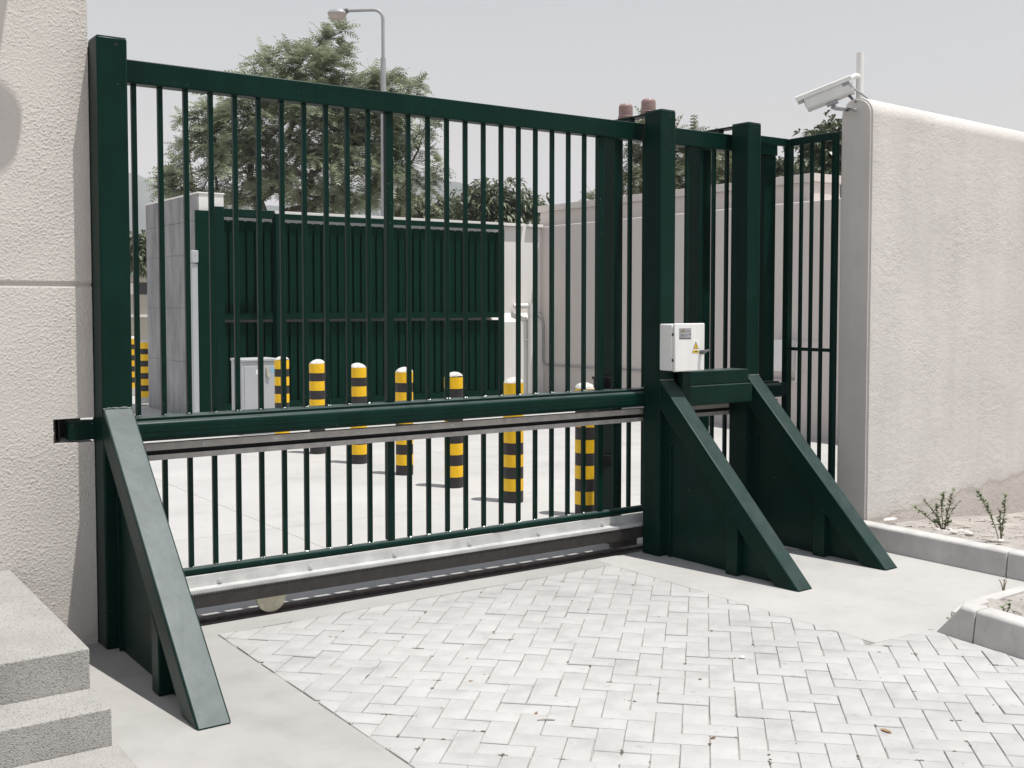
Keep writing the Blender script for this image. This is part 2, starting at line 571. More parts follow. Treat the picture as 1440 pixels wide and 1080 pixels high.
def brick_mb(mb, poly, z, tx, ty, c):
    top = [(q[0], q[1], z + (q[0] - c[0]) * tx + (q[1] - c[1]) * ty) for q in poly]
    n = len(poly)
    ch = 0.0028
    ins = []
    for q in top:
        dd = Vector((c[0] - q[0], c[1] - q[1], 0))
        dd = dd.normalized() * min(ch * 1.4, dd.length * 0.5) if dd.length > 1e-6 else dd
        ins.append((q[0] + dd.x, q[1] + dd.y, q[2]))
    low = [(q[0], q[1], q[2] - ch) for q in top]
    bot = [(q[0], q[1], -0.03) for q in poly]
    fs = [tuple(range(n))]
    for k in range(n):
        k2 = (k + 1) % n
        fs.append((k, n + k, n + k2, k2))
        fs.append((n + k, 2 * n + k, 2 * n + k2, n + k2))
    mb.add(ins + low + bot, fs)


rest = MB()
for k, (key, poly, whole, c) in enumerate(bricks):
    z = random.gauss(0.0, 0.0012)
    tx, ty = random.gauss(0, 0.006), random.gauss(0, 0.006)
    c2 = (sum(q[0] for q in poly) / len(poly), sum(q[1] for q in poly) / len(poly))
    if k < 300 and key > 0:
        mb = MB()
        brick_mb(mb, poly, z, tx, ty, c2)
        obj('paver', mb, 'paver', pav, org=(c2[0], c2[1], 0))
    else:
        brick_mb(rest, poly, z, tx, ty, c2)
obj('paver_field', rest, 'paver', pav, kind='stuff')

# steel track under the gate
tr = MB()
tr.box(1.40, 12.0, 5.350, 5.400, -0.05, 0.004)
tr.box(1.40, 12.0, 5.400, 5.448, -0.05, 0.020)
t = obj('gate_track', tr, 'track')
tag(t, 'rusty dark steel ground track running under the sliding gate', 'track')

# ------------------------------------------------------------------ left wall (rough cast) with the pocket for the catch
WL = thing('rendered_wall', 'tall cream rough-cast wall at left with a groove and a square pocket, behind the steps', 'wall', (1.3, 5.36, 0))
YW = 5.362
wl = MB()
# front face pieces round the pocket, groove at z 1.69
wl.box(-3.0, 1.378, YW, 6.1, 1.70, 4.9)
wl.box(-3.0, 1.378, YW + 0.012, 6.1, 1.684, 1.70)
wl.box(-3.0, 1.378, YW, 6.1, 1.073, 1.684)
wl.box(-3.0, 1.196, YW, 6.1, 0.958, 1.073)
wl.box(1.196, 1.378, 5.62, 6.1, 0.958, 1.073)
wl.box(-3.0, 1.378, YW, 6.1, -0.1, 0.958)
obj('wall', wl, 'stucco_rough', WL)
# real plaster relief on the visible part of the face
random.seed(3)
from mathutils import noise as mnoise
rel = MB()
nx, nz = 290, 1060
X0, X1, Z0, Z1 = 0.50, 1.377, 0.0, 3.2


def relief(x, z):
    q = Vector((x * 138, 0.3, z * 128))
    a = mnoise.noise(q) + 0.55 * mnoise.noise(q * 2.1 + Vector((7, 0, 3)))
    a = max(-0.15, a)
    b = mnoise.noise(Vector((x * 3, 5, z * 3)))
    amp = 0.0024 + 0.0012 * b
    return max(0.0, 0.0012 + amp * a)


vs, fs, idx = [], [], {}
for a in range(nx + 1):
    for b in range(nz + 1):
        x, z = X0 + (X1 - X0) * a / nx, Z0 + (Z1 - Z0) * b / nz
        dep_ = relief(x, z)
        if 1.680 < z < 1.704:
            dep_ = -0.0105
        idx[a, b] = len(vs)
        vs.append((x, YW - 0.0015 - dep_, z))
for a in range(nx):
    for b in range(nz):
        x, z = X0 + (X1 - X0) * (a + .5) / nx, Z0 + (Z1 - Z0) * (b + .5) / nz
        if x > 1.196 + 0.004 * mnoise.noise(Vector((z * 60, 1, 1))) and 0.958 < z < 1.073:
            continue
        fs.append((idx[a, b], idx[a + 1, b], idx[a + 1, b + 1], idx[a, b + 1]))
rel.add(vs, fs)
obj('dark_gap_backing', bx(1.3785, 1.45, 5.3745, 5.3835, 0.0, 2.79), 'black', WL)  # black strip added behind the gap to block yard light, reading as shade
ro = obj('plaster_coat', rel, 'stucco_rough', WL, smooth=False)
for f in ro.data.polygons:
    f.use_smooth = True
del vs, fs, idx

# steps
st = thing('steps', 'exposed-aggregate concrete steps at the lower left in front of the cream wall', 'steps', (0.5, 4.2, 0))
up = MB().prism([(-1.2, 4.302, 0.0), (-1.2, YW - 0.004, 0.0), (-1.2, YW - 0.004, 0.405), (-1.2, 4.302, 0.302)], (2.275, 0, 0))
for k, q in enumerate(up.v):   # the landing's free edge runs slightly in
    if q[0] > 0 and q[1] > 5:
        up.v[k] = (1.0, q[1], q[2])
obj('upper_step', up, 'aggregate', st, bevel=0.006)
obj('lower_step', bx(-1.2, 1.082, 4.042, 4.300, 0.0, 0.150), 'aggregate', st, bevel=0.006)
obj('landing_slab', bx(-1.2, 1.100, 2.2, 4.040, 0.001, 0.014), 'aggregate', st, bevel=0.004)

# ------------------------------------------------------------------ gate posts with raking braces


def gate_post(label, x, y0, w=0.13, rot=0.0, rear=False, foot_y=4.05, h=2.815, brace_m='green'):
    """post 0.15 deep with a raking brace towards us; local frame: x from 0 to w, front face at y=0"""
    t = thing('gate_post', label, 'gate post', (x, y0, 0))
    ox, oy = x, y0

    def L(mb):
        mb.v = [(q[0] + ox, q[1] + oy, q[2]) for q in mb.v]
        return mb
    obj('post', L(bx(0, w, 0, 0.15, 0, h)), 'green', t, bevel=0.009)
    obj('post_cap', L(bx(0.004, w - 0.004, 0.004, 0.146, h, h + 0.003)), 'green', t)
    # brace: parallelogram in the y-z plane
    fy = foot_y - y0
    ab = 5.16 - y0
    zt = 1.122
    by = 0.175
    br = MB().prism([(0, fy, 0), (0, -0.001, zt), (0, -0.001, zt - by * zt / -fy), (0, fy + by, 0)], (w, 0, 0))
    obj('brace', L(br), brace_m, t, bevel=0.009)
    # web plate set back inside the triangle
    wb = MB().prism([(w * 0.42, fy + by - 0.005, 0.004), (w * 0.42, 0, 0.004), (w * 0.42, 0, zt - by * zt / -fy)], (0.012, 0, 0))
    obj('web_plate', L(wb), 'green', t)
    # short prop under the brace
    py0, py1 = fy + 0.45, fy + 0.54
    zz = lambda y: (y - fy - by) * zt / -fy
    pp = MB().prism([(0, py0, 0), (0, py1, 0), (0, py1, zz(py1)), (0, py0, zz(py0))], (w, 0, 0))
    obj('prop', L(pp), 'green', t, bevel=0.006)
    obj('stiffener', L(bx(w * 0.3, w * 0.42, -0.062, -0.052, 0.004, 0.72)), 'green', t)
    # black discs painting the dark of drain holes near the top of post and brace
    obj('drain_hole_disc', L(MB().disc_y(w * 0.62, -0.0008, h - 0.032, 0.008, 0.0006, 12)), 'black', t)
    n = Vector((0, -zt, -fy)).normalized()       # normal of the brace's upper face
    dirv = Vector((0, fy, -zt)).normalized()
    c = Vector((w * 0.58, 0, zt)) + dirv * 0.045 + n * 0.001
    a1, a2 = Vector((1, 0, 0)), dirv
    dh = MB().add([c + (a1 * cos(q * pi / 5) + a2 * sin(q * pi / 5)) * 0.008 for q in range(10)], [tuple(range(10))])
    obj('drain_hole_disc', L(dh), 'black', t)
    # lumpy weld where the brace meets the post
    wd = MB()
    for k in range(26):
        xx = w * (k + 0.5) / 26
        r = random.uniform(0.0018, 0.0035)
        wd.lathe([(0.0005, -r), (r, 0), (0.0005, r)], 5, (xx, -0.002 + random.uniform(-.001, .001), zt + random.uniform(-.002, .003)))
    obj('weld_bead', L(wd), 'weld', t, kind='stuff')
    if rear:
        obj('rear_post', L(bx(0.0, 0.085, ab + 0.44, ab + 0.60, 0, h - 0.01)), 'green', t, bevel=0.006)
        obj('top_plate', L(bx(0.02, 0.10, 0.153, ab + 0.60, h - 0.016, h - 0.006)), 'green', t)
        obj('guide_block', L(bx(0.03, 0.08, ab + 0.325, ab + 0.42, h - 0.10, h - 0.017)), 'black', t)
    t.rotation_euler = (0, 0, rot)
    return t


gate_post('dark green post with a raking brace beside the left rough-cast wall', 1.381, 5.222, w=0.137, foot_y=4.02, rot=radians(0.3), brace_m='green_scuff_sheen')
gate_post('dark green braced post topped by two brown beacons, carrying the white control box', 4.770, 5.165, rot=radians(2.2), rear=True, foot_y=4.07)
gate_post('dark green braced post nearest the stucco wall, without a box or beacons', 5.585, 5.195, rot=radians(2.4), rear=True, foot_y=4.10)

# ------------------------------------------------------------------ the sliding gate
GT = thing('sliding_gate', 'long dark green barred sliding gate on a ground track, closed across the entrance', 'gate', (1.45, 5.42, 0))
XA, XB = 1.45, 6.105
obj('top_rail', bx(XA, XB, 5.40, 5.48, 2.652, 2.762), 'green', GT, bevel=0.006)
# middle beam: rounded box with a flat strip on top
obj('beam', bx(XA, XB - 0.02, 5.300, 5.47, 0.945, 1.042), 'green', GT, bevel=0.024, seg=5)
obj('beam_strip', bx(XA, XB - 0.02, 5.345, 5.475, 1.0425, 1.056), 'green', GT, bevel=0.003)
obj('beam_rib', bx(XA, XB - 0.02, 5.2985, 5.301, 0.992, 0.996), 'green', GT)
ch = MB()
ch.box(XA, XB - 0.02, 5.355, 5.360, 0.894, 0.928)      # upper lip of the roller channel
ch.box(XA, XB - 0.02, 5.360, 5.40, 0.922, 0.928)
obj('channel_lip', ch, 'galv_dark', GT)
ch = MB()
ch.box(XA, XB - 0.02, 5.355, 5.360, 0.846, 0.872)
ch.box(XA, XB - 0.02, 5.360, 5.455, 0.846, 0.851)
obj('channel_lip', ch, 'galv_dark', GT)
obj('channel_web', bx(XA, XB - 0.02, 5.420, 5.426, 0.852, 0.921), 'black', GT)
# bars: 20 mm square, every twelfth a 40 mm stile
up_me = mesh_of('upper_bar', bx(-0.012, 0.012, -0.012, 0.012, 1.056, 2.652), 'green', 0.002, seg=1)
lo_me = mesh_of('lower_bar', bx(-0.012, 0.012, -0.012, 0.012, 0.281, 0.846), 'green', 0.002, seg=1)
us_me = mesh_of('upper_stile', bx(-0.021, 0.021, -0.022, 0.022, 1.056, 2.652), 'green', 0.004)
ls_me = mesh_of('lower_stile', bx(-0.021, 0.021, -0.022, 0.022, 0.281, 0.846), 'green', 0.004)
wd = MB()
for k in range(37):
    x = 1.4805 + 0.126 * k
    if k % 12 == 0:
        inst('stile', us_me, GT, (x, 5.442, 0))
        inst('stile', ls_me, GT, (x, 5.442, 0))
    else:
        inst('bar', up_me, GT, (x, 5.442, 0))
        inst('bar', lo_me, GT, (x, 5.442, 0))
    for z, yy in ((1.058, 5.430), (0.284, 5.430)):
        for q in range(4):
            r = random.uniform(0.002, 0.0042)
            wd.lathe([(0.0004, -r * .7), (r, 0), (0.0004, r * .7)], 5, (x + random.uniform(-.012, .012), yy + random.uniform(-.002, .003), z + random.uniform(-.001, .002)))
obj('weld_bead', wd, 'weld', GT, kind='stuff')
obj('end_stile', bx(5.985, XB - 0.002, 5.412, 5.472, 0.285, 2.6515), 'green', GT, bevel=0.005)
# bottom rail (tube), galvanised angle, toothed rack
obj('bottom_rail', MB().tube([(XA, 5.435, 0.260), (XB - 0.02, 5.435, 0.260)], 0.0225, 14), 'green', GT, smooth=True)
obj('bottom_angle', bx(XA, XB - 0.02, 5.405, 5.411, 0.180, 0.239), 'galv', GT)
obj('rack_flange', bx(XA, 5.0, 5.3425, 5.404, 0.178, 0.184), 'galv', GT)
obj('rack_lip', bx(XA, 5.0, 5.336, 5.342, 0.110, 0.186), 'galv', GT)
obj('skirt', bx(XA, XB - 0.02, 5.412, 5.417, 0.088, 0.179), 'rack', GT)
rk = MB()
rk.box(XA, 5.0, 5.322, 5.334, 0.098, 0.1525)
x = XA
pitch = 0.0126
while x < 5.0:
    rk.prism([(x + 0.001, 5.322, 0.1523), (x + pitch * 0.92, 5.322, 0.1523), (x + pitch * 0.66, 5.322, 0.1695), (x + pitch * 0.34, 5.322, 0.1695)], (0, 0.012, 0))
    x += pitch
obj('toothed_rack', rk, 'rack', GT, kind='stuff')
for x in (1.99, 2.49, 3.0, 3.5, 4.0, 4.505, 5.01):
    bo = MB()
    bo.disc_y(x, 5.4015, 0.204, 0.015, 0.004, 20)
    bo.disc_y(x, 5.392, 0.204, 0.008, 0.0095, 6)
    obj('bolt', bo, 'galv', GT)
for x in (1.9, 2.28, 2.75, 3.35, 3.9, 4.4):
    obj('screw', MB().disc_y(x, 5.3525, 0.911, 0.006, 0.0025, 8), 'galv', GT)
    obj('screw', MB().disc_y(x, 5.3525, 0.859, 0.005, 0.0025, 8), 'galv', GT)
whl = thing
for x in (2.255,):
    wm = MB()
    for r, a, b in ((0.081, 5.374, 5.394), (0.055, 5.394, 5.424)):
        wm.disc_y(x, a, 0.086, r, b - a, 40)
    obj('wheel', wm, 'zinc_yellow', GT)
    obj('wheel_fork', bx(x - 0.05, x + 0.05, 5.424, 5.432, 0.086, 0.178), 'rack', GT)
obj('roller_block', bx(4.56, 4.76, 5.36, 5.40, 0.045, 0.096), 'rack', GT)
# catch bar that runs into the wall pocket
ct = MB()
ct.box(1.262, 1.40, 5.372, 5.43, 0.966, 1.058)
obj('catch_bar', ct, 'green', GT, bevel=0.008)

# near-black plates in the pocket, their colour standing in for its shade
pk = MB()
pk.box(1.1975, 1.2065, 5.372, 5.61, 0.9605, 1.0705)
pk.box(1.2075, 1.376, 5.606, 5.612, 0.9605, 1.0705)
pk.box(1.236, 1.2415, 5.44, 5.60, 0.9605, 1.0705)
obj('pocket_shade_plate', pk, 'rack', WL)

# ------------------------------------------------------------------ motor housing, control box, beacons, photocells
mh = thing('motor_housing', 'dark green stepped steel housing between the two right-hand gate posts', 'gate motor', (4.95, 5.11, 0.95))
obj('upper_cover', bx(4.905, 5.54, 5.132, 5.29, 1.080, 1.170), 'green', mh, bevel=0.005)
obj('lower_cover', bx(4.905, 5.552, 5.108, 5.285, 0.952, 1.078), 'green', mh, bevel=0.006)
obj('cover_strap', bx(4.905, 4.952, 5.10, 5.20, 1.0785, 1.175), 'green', mh, bevel=0.003)

cb = thing('control_box', 'white electrical control box with hazard sticker and small lever, mounted on the green post', 'control box', (4.765, 5.03, 1.185))
CX0, CX1, CZ0, CZ1 = 4.764, 5.022, 1.182, 1.482
obj('body', bx(CX0, CX1 - 0.006, 5.048, 5.1635, CZ0 + 0.004, CZ1 - 0.004), 'white_metal', cb, bevel=0.008)
obj('door', bx(CX0 + 0.002, CX1, 5.024, 5.045, CZ0, CZ1), 'white_metal', cb, bevel=0.006)
for z in (1.245, 1.405):
    obj('hinge', bx(CX0 - 0.002, CX0 + 0.004, 5.036, 5.048, z, z + 0.016), 'black', cb)
nx0, nx1, nz0, nz1 = 4.800, 4.902, 1.385, 1.452
obj('nameplate', bx(nx0, nx1, 5.0225, 5.0238, nz0, nz1), 'plate_grey', cb)


def text_mesh(name, s, size, m, parent, loc, ext=0.0004):
    cu = bpy.data.curves.new(name, 'FONT')
    cu.body = s
    cu.size = size
    cu.extrude = ext
    to = bpy.data.objects.new(name + '_curve', cu)
    me = bpy.data.meshes.new_from_object(to)
    bpy.data.objects.remove(to)
    for v in me.vertices:
        v.co = Vector((v.co.x, -v.co.z, v.co.y))
    me.materials.clear()
    me.materials.append(M[m])
    return inst(name, me, parent, loc)


text_mesh('lettering', 'ABC', 0.026, 'ochre', cb, (nx0 + 0.008, 5.0220, nz1 - 0.024))
pl = MB()
for k in range(3):
    pl.box(nx0 + 0.007, nx0 + 0.045, 5.0221, 5.0226, nz0 + 0.012 + k * 0.008, nz0 + 0.0145 + k * 0.008)
pl.box(nx0 + 0.062, nx0 + 0.065, 5.0221, 5.0226, nz0 + 0.014, nz0 + 0.030)
pl.box(nx0 + 0.056, nx0 + 0.059, 5.0221, 5.0226, nz0 + 0.014, nz0 + 0.030)
pl.box(nx0 + 0.082, nx0 + 0.098, 5.0221, 5.0226, nz0 + 0.024, nz0 + 0.030)
pl.box(nx0 + 0.001, nx1 - 0.001, 5.0221, 5.0226, nz0 + 0.001, nz0 + 0.006)
pl.box(nx0 + 0.062, nx1 - 0.008, 5.0221, 5.0226, nz1 - 0.020, nz1 - 0.017)
obj('printed_lines', pl, 'ink', cb)
wx, wz = 4.945, 1.322          # triangle centre, base
obj('warning_sticker', bx(wx - 0.024, wx + 0.020, 5.0226, 5.0238, wz - 0.006, wz + 0.056), 'paper', cb)


def tri(cx, z0, hw, h, y, t):
    return MB().prism([(cx - hw, y, z0), (cx + hw, y, z0), (cx, y, z0 + h)], (0, t, 0))


obj('hazard_triangle', tri(wx - 0.002, wz, 0.0225, 0.049, 5.0221, 0.0005), 'ink', cb)
obj('hazard_triangle', tri(wx - 0.002, wz + 0.0035, 0.0165, 0.035, 5.0215, 0.0005), 'sign_yellow', cb)
bl = MB().prism([(wx - 0.001, 5.0210, wz + 0.026), (wx - 0.0065, 5.0210, wz + 0.014), (wx - 0.0005, 5.0210, wz + 0.0155), (wx - 0.004, 5.0210, wz + 0.0055),
                 (wx + 0.0045, 5.0210, wz + 0.0185), (wx - 0.001, 5.0210, wz + 0.0175), (wx + 0.003, 5.0210, wz + 0.026)], (0, 0.0004, 0))
obj('lightning_bolt', bl, 'ink', cb)
obj('warning_strip', bx(wx - 0.030, wx + 0.022, 5.0226, 5.0238, wz - 0.026, wz - 0.010), 'sign_yellow', cb)
ws = MB()
ws.box(wx - 0.012, wx + 0.014, 5.0220, 5.0225, wz - 0.021, wz - 0.015)
ws.box(wx - 0.030, wx - 0.026, 5.0220, 5.0225, wz - 0.026, wz - 0.010)
obj('printed_lines', ws, 'ink', cb)
hd = MB()
hx, hz = 4.985, 1.300
hd.disc_y(hx, 5.000, hz, 0.014, 0.024, 16)
hd.prism([(hx - 0.012, 4.982, hz - 0.012), (hx + 0.034, 4.972, hz + 0.012), (hx + 0.036, 4.972, hz + 0.018), (hx - 0.004, 4.982, hz + 0.013)], (0, 0.018, 0))
obj('lever_handle', hd, 'grey_dark', cb, bevel=0.002)

for k, (yy, lab) in enumerate(((5.345, 'faded reddish-brown beacon just behind the green post, nearer of the pair'),
                               (5.565, 'faded reddish-brown beacon at the far end of the post plate, left of the pair'))):
    bxx = 4.825
    b = thing('beacon', lab, 'beacon', (bxx, yy, 2.80), 'warning beacons on the gate post')
    z0 = 2.80
    obj('base', MB().lathe([(0.050, z0 + .009), (0.050, z0 + 0.030)], 24, (bxx, yy, 0)), 'beacon_base', b, bevel=0.003)
    obj('lens', MB().lathe([(0.046, z0 + 0.030), (0.046, z0 + 0.088), (0.0435, z0 + 0.099), (0.037, z0 + 0.107), (0.014, z0 + 0.109)], 24, (bxx, yy, 0)), 'beacon', b, smooth=True)
    rb = MB()
    for j in range(4):
        zz = z0 + 0.040 + j * 0.014
        rb.lathe([(0.0462, zz), (0.0473, zz + 0.003), (0.0462, zz + 0.006)], 24, (bxx, yy, 0), caps=False)
    obj('lens_rib', rb, 'beacon_base', b, smooth=True)

for z, lab in ((0.555, 'small black photocell low on the rear gate post'), (1.075, 'small black photocell just above the gate beam on the rear gate post')):
    ph = thing('photocell', lab, 'photocell', (4.74, 5.60, z), 'photocells on the rear post')
    obj('case', bx(4.668, 4.762, 5.60, 5.70, z - 0.03, z + 0.045), 'black', ph, bevel=0.006)
    obj('hood', bx(4.640, 4.668, 5.59, 5.68, z + 0.030, z + 0.05), 'black', ph, bevel=0.003)

# ------------------------------------------------------------------ side panel of bars to the right-hand wall
XP = 6.165
sf = thing('side_fence', 'black-green barred side panel closing the gap between gate posts and stucco wall', 'fence', (XP, 5.35, 0))
yn, yf = 4.925, 5.345
obj('corner_post', bx(XP - 0.025, XP + 0.025, yf - 0.02, yf + 0.03, 0, 2.765), 'green', sf, bevel=0.004)
obj('end_post', bx(XP - 0.02, XP + 0.02, yn, yn + 0.035, 0, 2.765), 'green', sf, bevel=0.004)
obj('side_rail', bx(XP - 0.02, XP + 0.02, yn + 0.035, yf - 0.02, 2.715, 2.767), 'green', sf, bevel=0.004)
obj('side_rail', bx(XP - 0.012, XP + 0.012, yn + 0.035, yf - 0.02, 1.273, 1.297), 'green', sf, bevel=0.003)
obj('side_rail', bx(XP - 0.02, XP + 0.02, yn + 0.035, yf - 0.02, 0.10, 0.15), 'green', sf, bevel=0.004)
for k in range(3):
    y = yn + 0.035 + (yf - yn - 0.055) * (k + 1) / 4
    obj('bar', bx(XP - 0.011, XP + 0.011, y - 0.0105, y + 0.0105, 0.15, 2.715), 'green', sf, bevel=0.002)
obj('return_rail', bx(5.69, XP - 0.025, 5.335, 5.370, 2.715, 2.767), 'green', sf, bevel=0.004)
obj('return_rail', bx(5.69, XP - 0.025, 5.325, 5.375, 0.955, 1.045), 'green', sf, bevel=0.004)

# ------------------------------------------------------------------ right-hand stucco wall with rounded top
SW = thing('stucco_wall', 'pale cream stucco boundary wall with a rounded top, right of the gate', 'wall', (6.2, 4.68, 0))
th = 0.235
zt = 2.978 - th / 2
prof = [(0, -0.4), (0, zt)]
prof += [(th / 2 - th / 2 * cos(pi * k / 14), zt + th / 2 * sin(pi * k / 14)) for k in range(1, 14)]
prof += [(th, zt), (th, -0.4)]
wa = MB().prism([(0, y, z) for y, z in prof], (16.0, 0, 0))
me = mesh_of('wall', wa, 'stucco', 0.0)
wo = inst('wall', me, SW, (6.2, 4.68, 0))
for f in me.polygons:
    f.use_smooth = True
for e_f in ():
    pass
wo.rotation_euler = (0, 0, radians(5))
coat = MB()
path = [(0.0, -0.1 + (zt + 0.1) * k / 500, -1.0, 0.0) for k in range(501)]
path += [(th / 2 - th / 2 * cos(pi * k / 60), zt + th / 2 * sin(pi * k / 60), -cos(pi * k / 60), sin(pi * k / 60)) for k in range(1, 46)]
NXW = 470
vs, fs = [], []
for a in range(NXW + 1):
    x = 0.012 + 2.75 * a / NXW
    for (py_, pz_, ny_, nz2) in path:
        q = Vector((x * 95, py_ * 60, pz_ * 95))
        h_ = mnoise.noise(q) + 0.45 * mnoise.noise(q * 2.3) + 0.55 * mnoise.noise(Vector((x * 16, py_ * 9, pz_ * 26)))
        h_ = 0.0030 + 0.0024 * h_ * (0.75 + 0.5 * mnoise.noise(Vector((x * 2.1, 3, pz_ * 2.6)))) + 0.0012 * mnoise.noise(Vector((x * 3.5, 1, pz_ * 6)))
        if a == 0:
            h_ = 0.0005
        vs.append((x, py_ + ny_ * h_, pz_ + nz2 * h_))
m0 = len(path)
for a in range(NXW):
    for b in range(m0 - 1):
        fs.append((a * m0 + b, (a + 1) * m0 + b, (a + 1) * m0 + b + 1, a * m0 + b + 1))
coat.add(vs, fs)
cme = mesh_of('plaster_coat', coat, 'stucco', smooth=True)
cwo = inst('plaster_coat', cme, SW, (6.2, 4.68, 0))
cwo.rotation_euler = (0, 0, radians(5))
del vs, fs
bm = bmesh.new()
bm.from_mesh(me)
bmesh.ops.bevel(bm, geom=[e for e in bm.edges if e.calc_face_angle(0) > 0.9 and all(abs(v.co.x) < 1e-4 for v in e.verts)], offset=0.012, segments=3, affect='EDGES')
for f in bm.faces:
    f.smooth = True
for e in bm.edges:
    e.smooth = e.calc_face_angle(0) < 0.7
bm.to_mesh(me)
bm.free()

# kerbs and planting beds


def kerb_piece(poly_xz, y0, y1):
    return MB().prism([(x, y0, z) for x, z in poly_xz], (0, y1 - y0, 0))


k1 = thing('kerb', 'grey concrete kerb edging the planted bed below the stucco wall', 'kerb', (6.08, 4.6, 0), 'concrete kerbs')
prof1 = [(6.065, -0.05), (6.085, 0.142), (6.098, 0.152), (6.20, 0.152), (6.205, -0.05)]
yb = [4.69, 3.60, 2.60, 1.60, 0.6]
for a, b in zip(yb[:-1], yb[1:]):
    obj('kerb_stone', kerb_piece(prof1, b + 0.003, a - 0.003), 'kerb', k1, bevel=0.006)
k2 = thing('kerb', 'grey concrete kerb with a sloping end at the right edge of the paving', 'kerb', (4.72, 3.2, 0), 'concrete kerbs')
prof2 = [(4.715, -0.05), (4.745, 0.142), (4.758, 0.152), (4.86, 0.152), (4.865, -0.05)]
kk = kerb_piece(prof2, 2.985, 3.235)
for i, q in enumerate(kk.v):      # sloping lead-in
    if q[1] > 3.1 and q[2] > 0:
        kk.v[i] = (q[0], 3.07 + 0.5 * (q[0] - 4.75), q[2])


def skew(mb):                     # the kerb line swings slightly
    mb.v = [(q[0] + 0.14 * (q[1] - 2.72), q[1], q[2]) for q in mb.v]
    return mb


obj('kerb_stone', skew(kk), 'kerb', k2, bevel=0.006)
obj('kerb_stone', skew(kerb_piece(prof2, 2.0, 2.979)), 'kerb', k2, bevel=0.006)
obj('kerb_stone', skew(kerb_piece(prof2, 1.0, 1.994)), 'kerb', k2, bevel=0.006)
pe = MB().prism([(5.02, 3.268, -0.05), (5.22, 3.335, -0.05), (6.06, 3.362, -0.05), (6.06, 3.30, -0.05), (5.24, 3.262, -0.05), (5.03, 3.19, -0.05)], (0, 0, 0.095))
obj('bed_edging', pe, 'kerb', kind='structure', bevel=0.006)


def soil_sheet(name, x0, x1, y0, y1, fn, nx, ny, top=None):
    mb = MB()
    vs = []
    for a in range(nx + 1):
        for b in range(ny + 1):
            x = x0 + (x1 - x0) * a / nx
            y = y0 + ((top(x) if top else y1) - y0) * b / ny
            if top:          # the left edge follows the swing of the kerb
                x += (1 - a / nx) * 0.14 * (y - 2.72)
            q = Vector((x * 2.2, y * 2.2, 0))
            vs.append((x, y, fn(x, y) + 0.018 * mnoise.noise(q) + 0.008 * mnoise.noise(q * 4) + 0.004 * mnoise.noise(q * 11)))
    fs = [(a * (ny + 1) + b, (a + 1) * (ny + 1) + b, (a + 1) * (ny + 1) + b + 1, a * (ny + 1) + b + 1) for a in range(nx) for b in range(ny)]
    mb.add(vs, fs)
    o = obj(name, mb, 'soil', kind='structure')
    for f in o.data.polygons:
        f.use_smooth = True
    return o


def bed1_z(x, y):
    return 0.128 - 0.088 * max(0, x - 6.25) + 0.01 * (4.6 - y)


def bed2_z(x, y):
    return 0.035 + 0.07 * max(0, 3.2 - y)


soil_sheet('planting_bed', 6.18, 14.0, 0.6, 5.5, bed1_z, 140, 90)
soil_sheet('soil_bed', 4.86, 6.075, 0.6, 3.31, bed2_z, 50, 100, lambda x: min(3.285, 3.175 + 0.32 * (x - 4.89)))

# ------------------------------------------------------------------ security camera on the wall end
cp = thing('camera_pole', 'short grey pipe with an elbow and cable, standing behind the wall end', 'pole', (6.465, 4.985, 2.6))
obj('pipe', MB().tube([(6.465, 4.985, 2.5), (6.465, 4.985, 3.345)], 0.0245, 16), 'white_metal', cp, smooth=True)
obj('elbow', MB().tube([(6.455, 4.985, 3.175), (6.42, 4.985, 3.182), (6.385, 4.985, 3.170), (6.372, 4.985, 3.155)], [0.020, 0.020, 0.018, 0.013], 12), 'white_metal', cp, smooth=True)
obj('cable', MB().tube([(6.374, 4.98, 3.158), (6.362, 4.975, 3.135), (6.345, 4.97, 3.11), (6.375, 4.965, 3.085), (6.43, 4.95, 3.06), (6.50, 4.945, 3.03), (6.54, 4.96, 2.98)], 0.0075, 8), 'grey_metal', cp, smooth=True)

sc = thing('security_camera', 'white security camera with a sunshield aimed down along the gate from the wall end', 'camera', tuple(at(1158, 133, 7.75)))
ctr = at(1164, 133, 7.75)
dirc = Vector((-0.56, 0.83, 0)).normalized()
tilt = radians(-19)
fx = (dirc * cos(tilt) + Vector((0, 0, sin(tilt)))).normalized()
fz = Vector((-dirc.x * sin(tilt), -dirc.y * sin(tilt), cos(tilt)))
fy = fz.cross(fx)


def cl(mb):
    mb.v = [tuple(ctr + fx * q[0] + fy * q[1] + fz * q[2]) for q in mb.v]
    return mb


hb = MB().prism([(-0.17, -0.045, -0.060), (-0.17, 0.045, -0.060), (-0.17, 0.054, -0.046), (-0.17, 0.054, 0.036), (-0.17, -0.054, 0.036), (-0.17, -0.054, -0.046)], (0.33, 0, 0))
obj('housing', cl(hb), 'white_metal', sc, bevel=0.005)
obj('sunshield', cl(MB().prism([(-0.18, -0.064, 0.022), (-0.18, -0.064, 0.052), (-0.18, -0.04, 0.062), (-0.18, 0.04, 0.062), (-0.18, 0.064, 0.052), (-0.18, 0.064, 0.022),
                                (-0.18, 0.061, 0.022), (-0.18, 0.061, 0.050), (-0.18, 0.039, 0.058), (-0.18, -0.039, 0.058), (-0.18, -0.061, 0.050), (-0.18, -0.061, 0.022)], (0.39, 0, 0))), 'white_metal', sc)
obj('rear_cap', cl(bx(-0.182, -0.171, -0.046, 0.046, -0.04, 0.03)), 'white_metal', sc, bevel=0.003)
obj('window', cl(bx(0.1605, 0.163, -0.04, 0.04, -0.035, 0.028)), 'glass_dark', sc)
obj('rating_label', cl(bx(-0.16, -0.11, 0.0543, 0.0552, 0.0, 0.026)), 'plate_grey', sc)
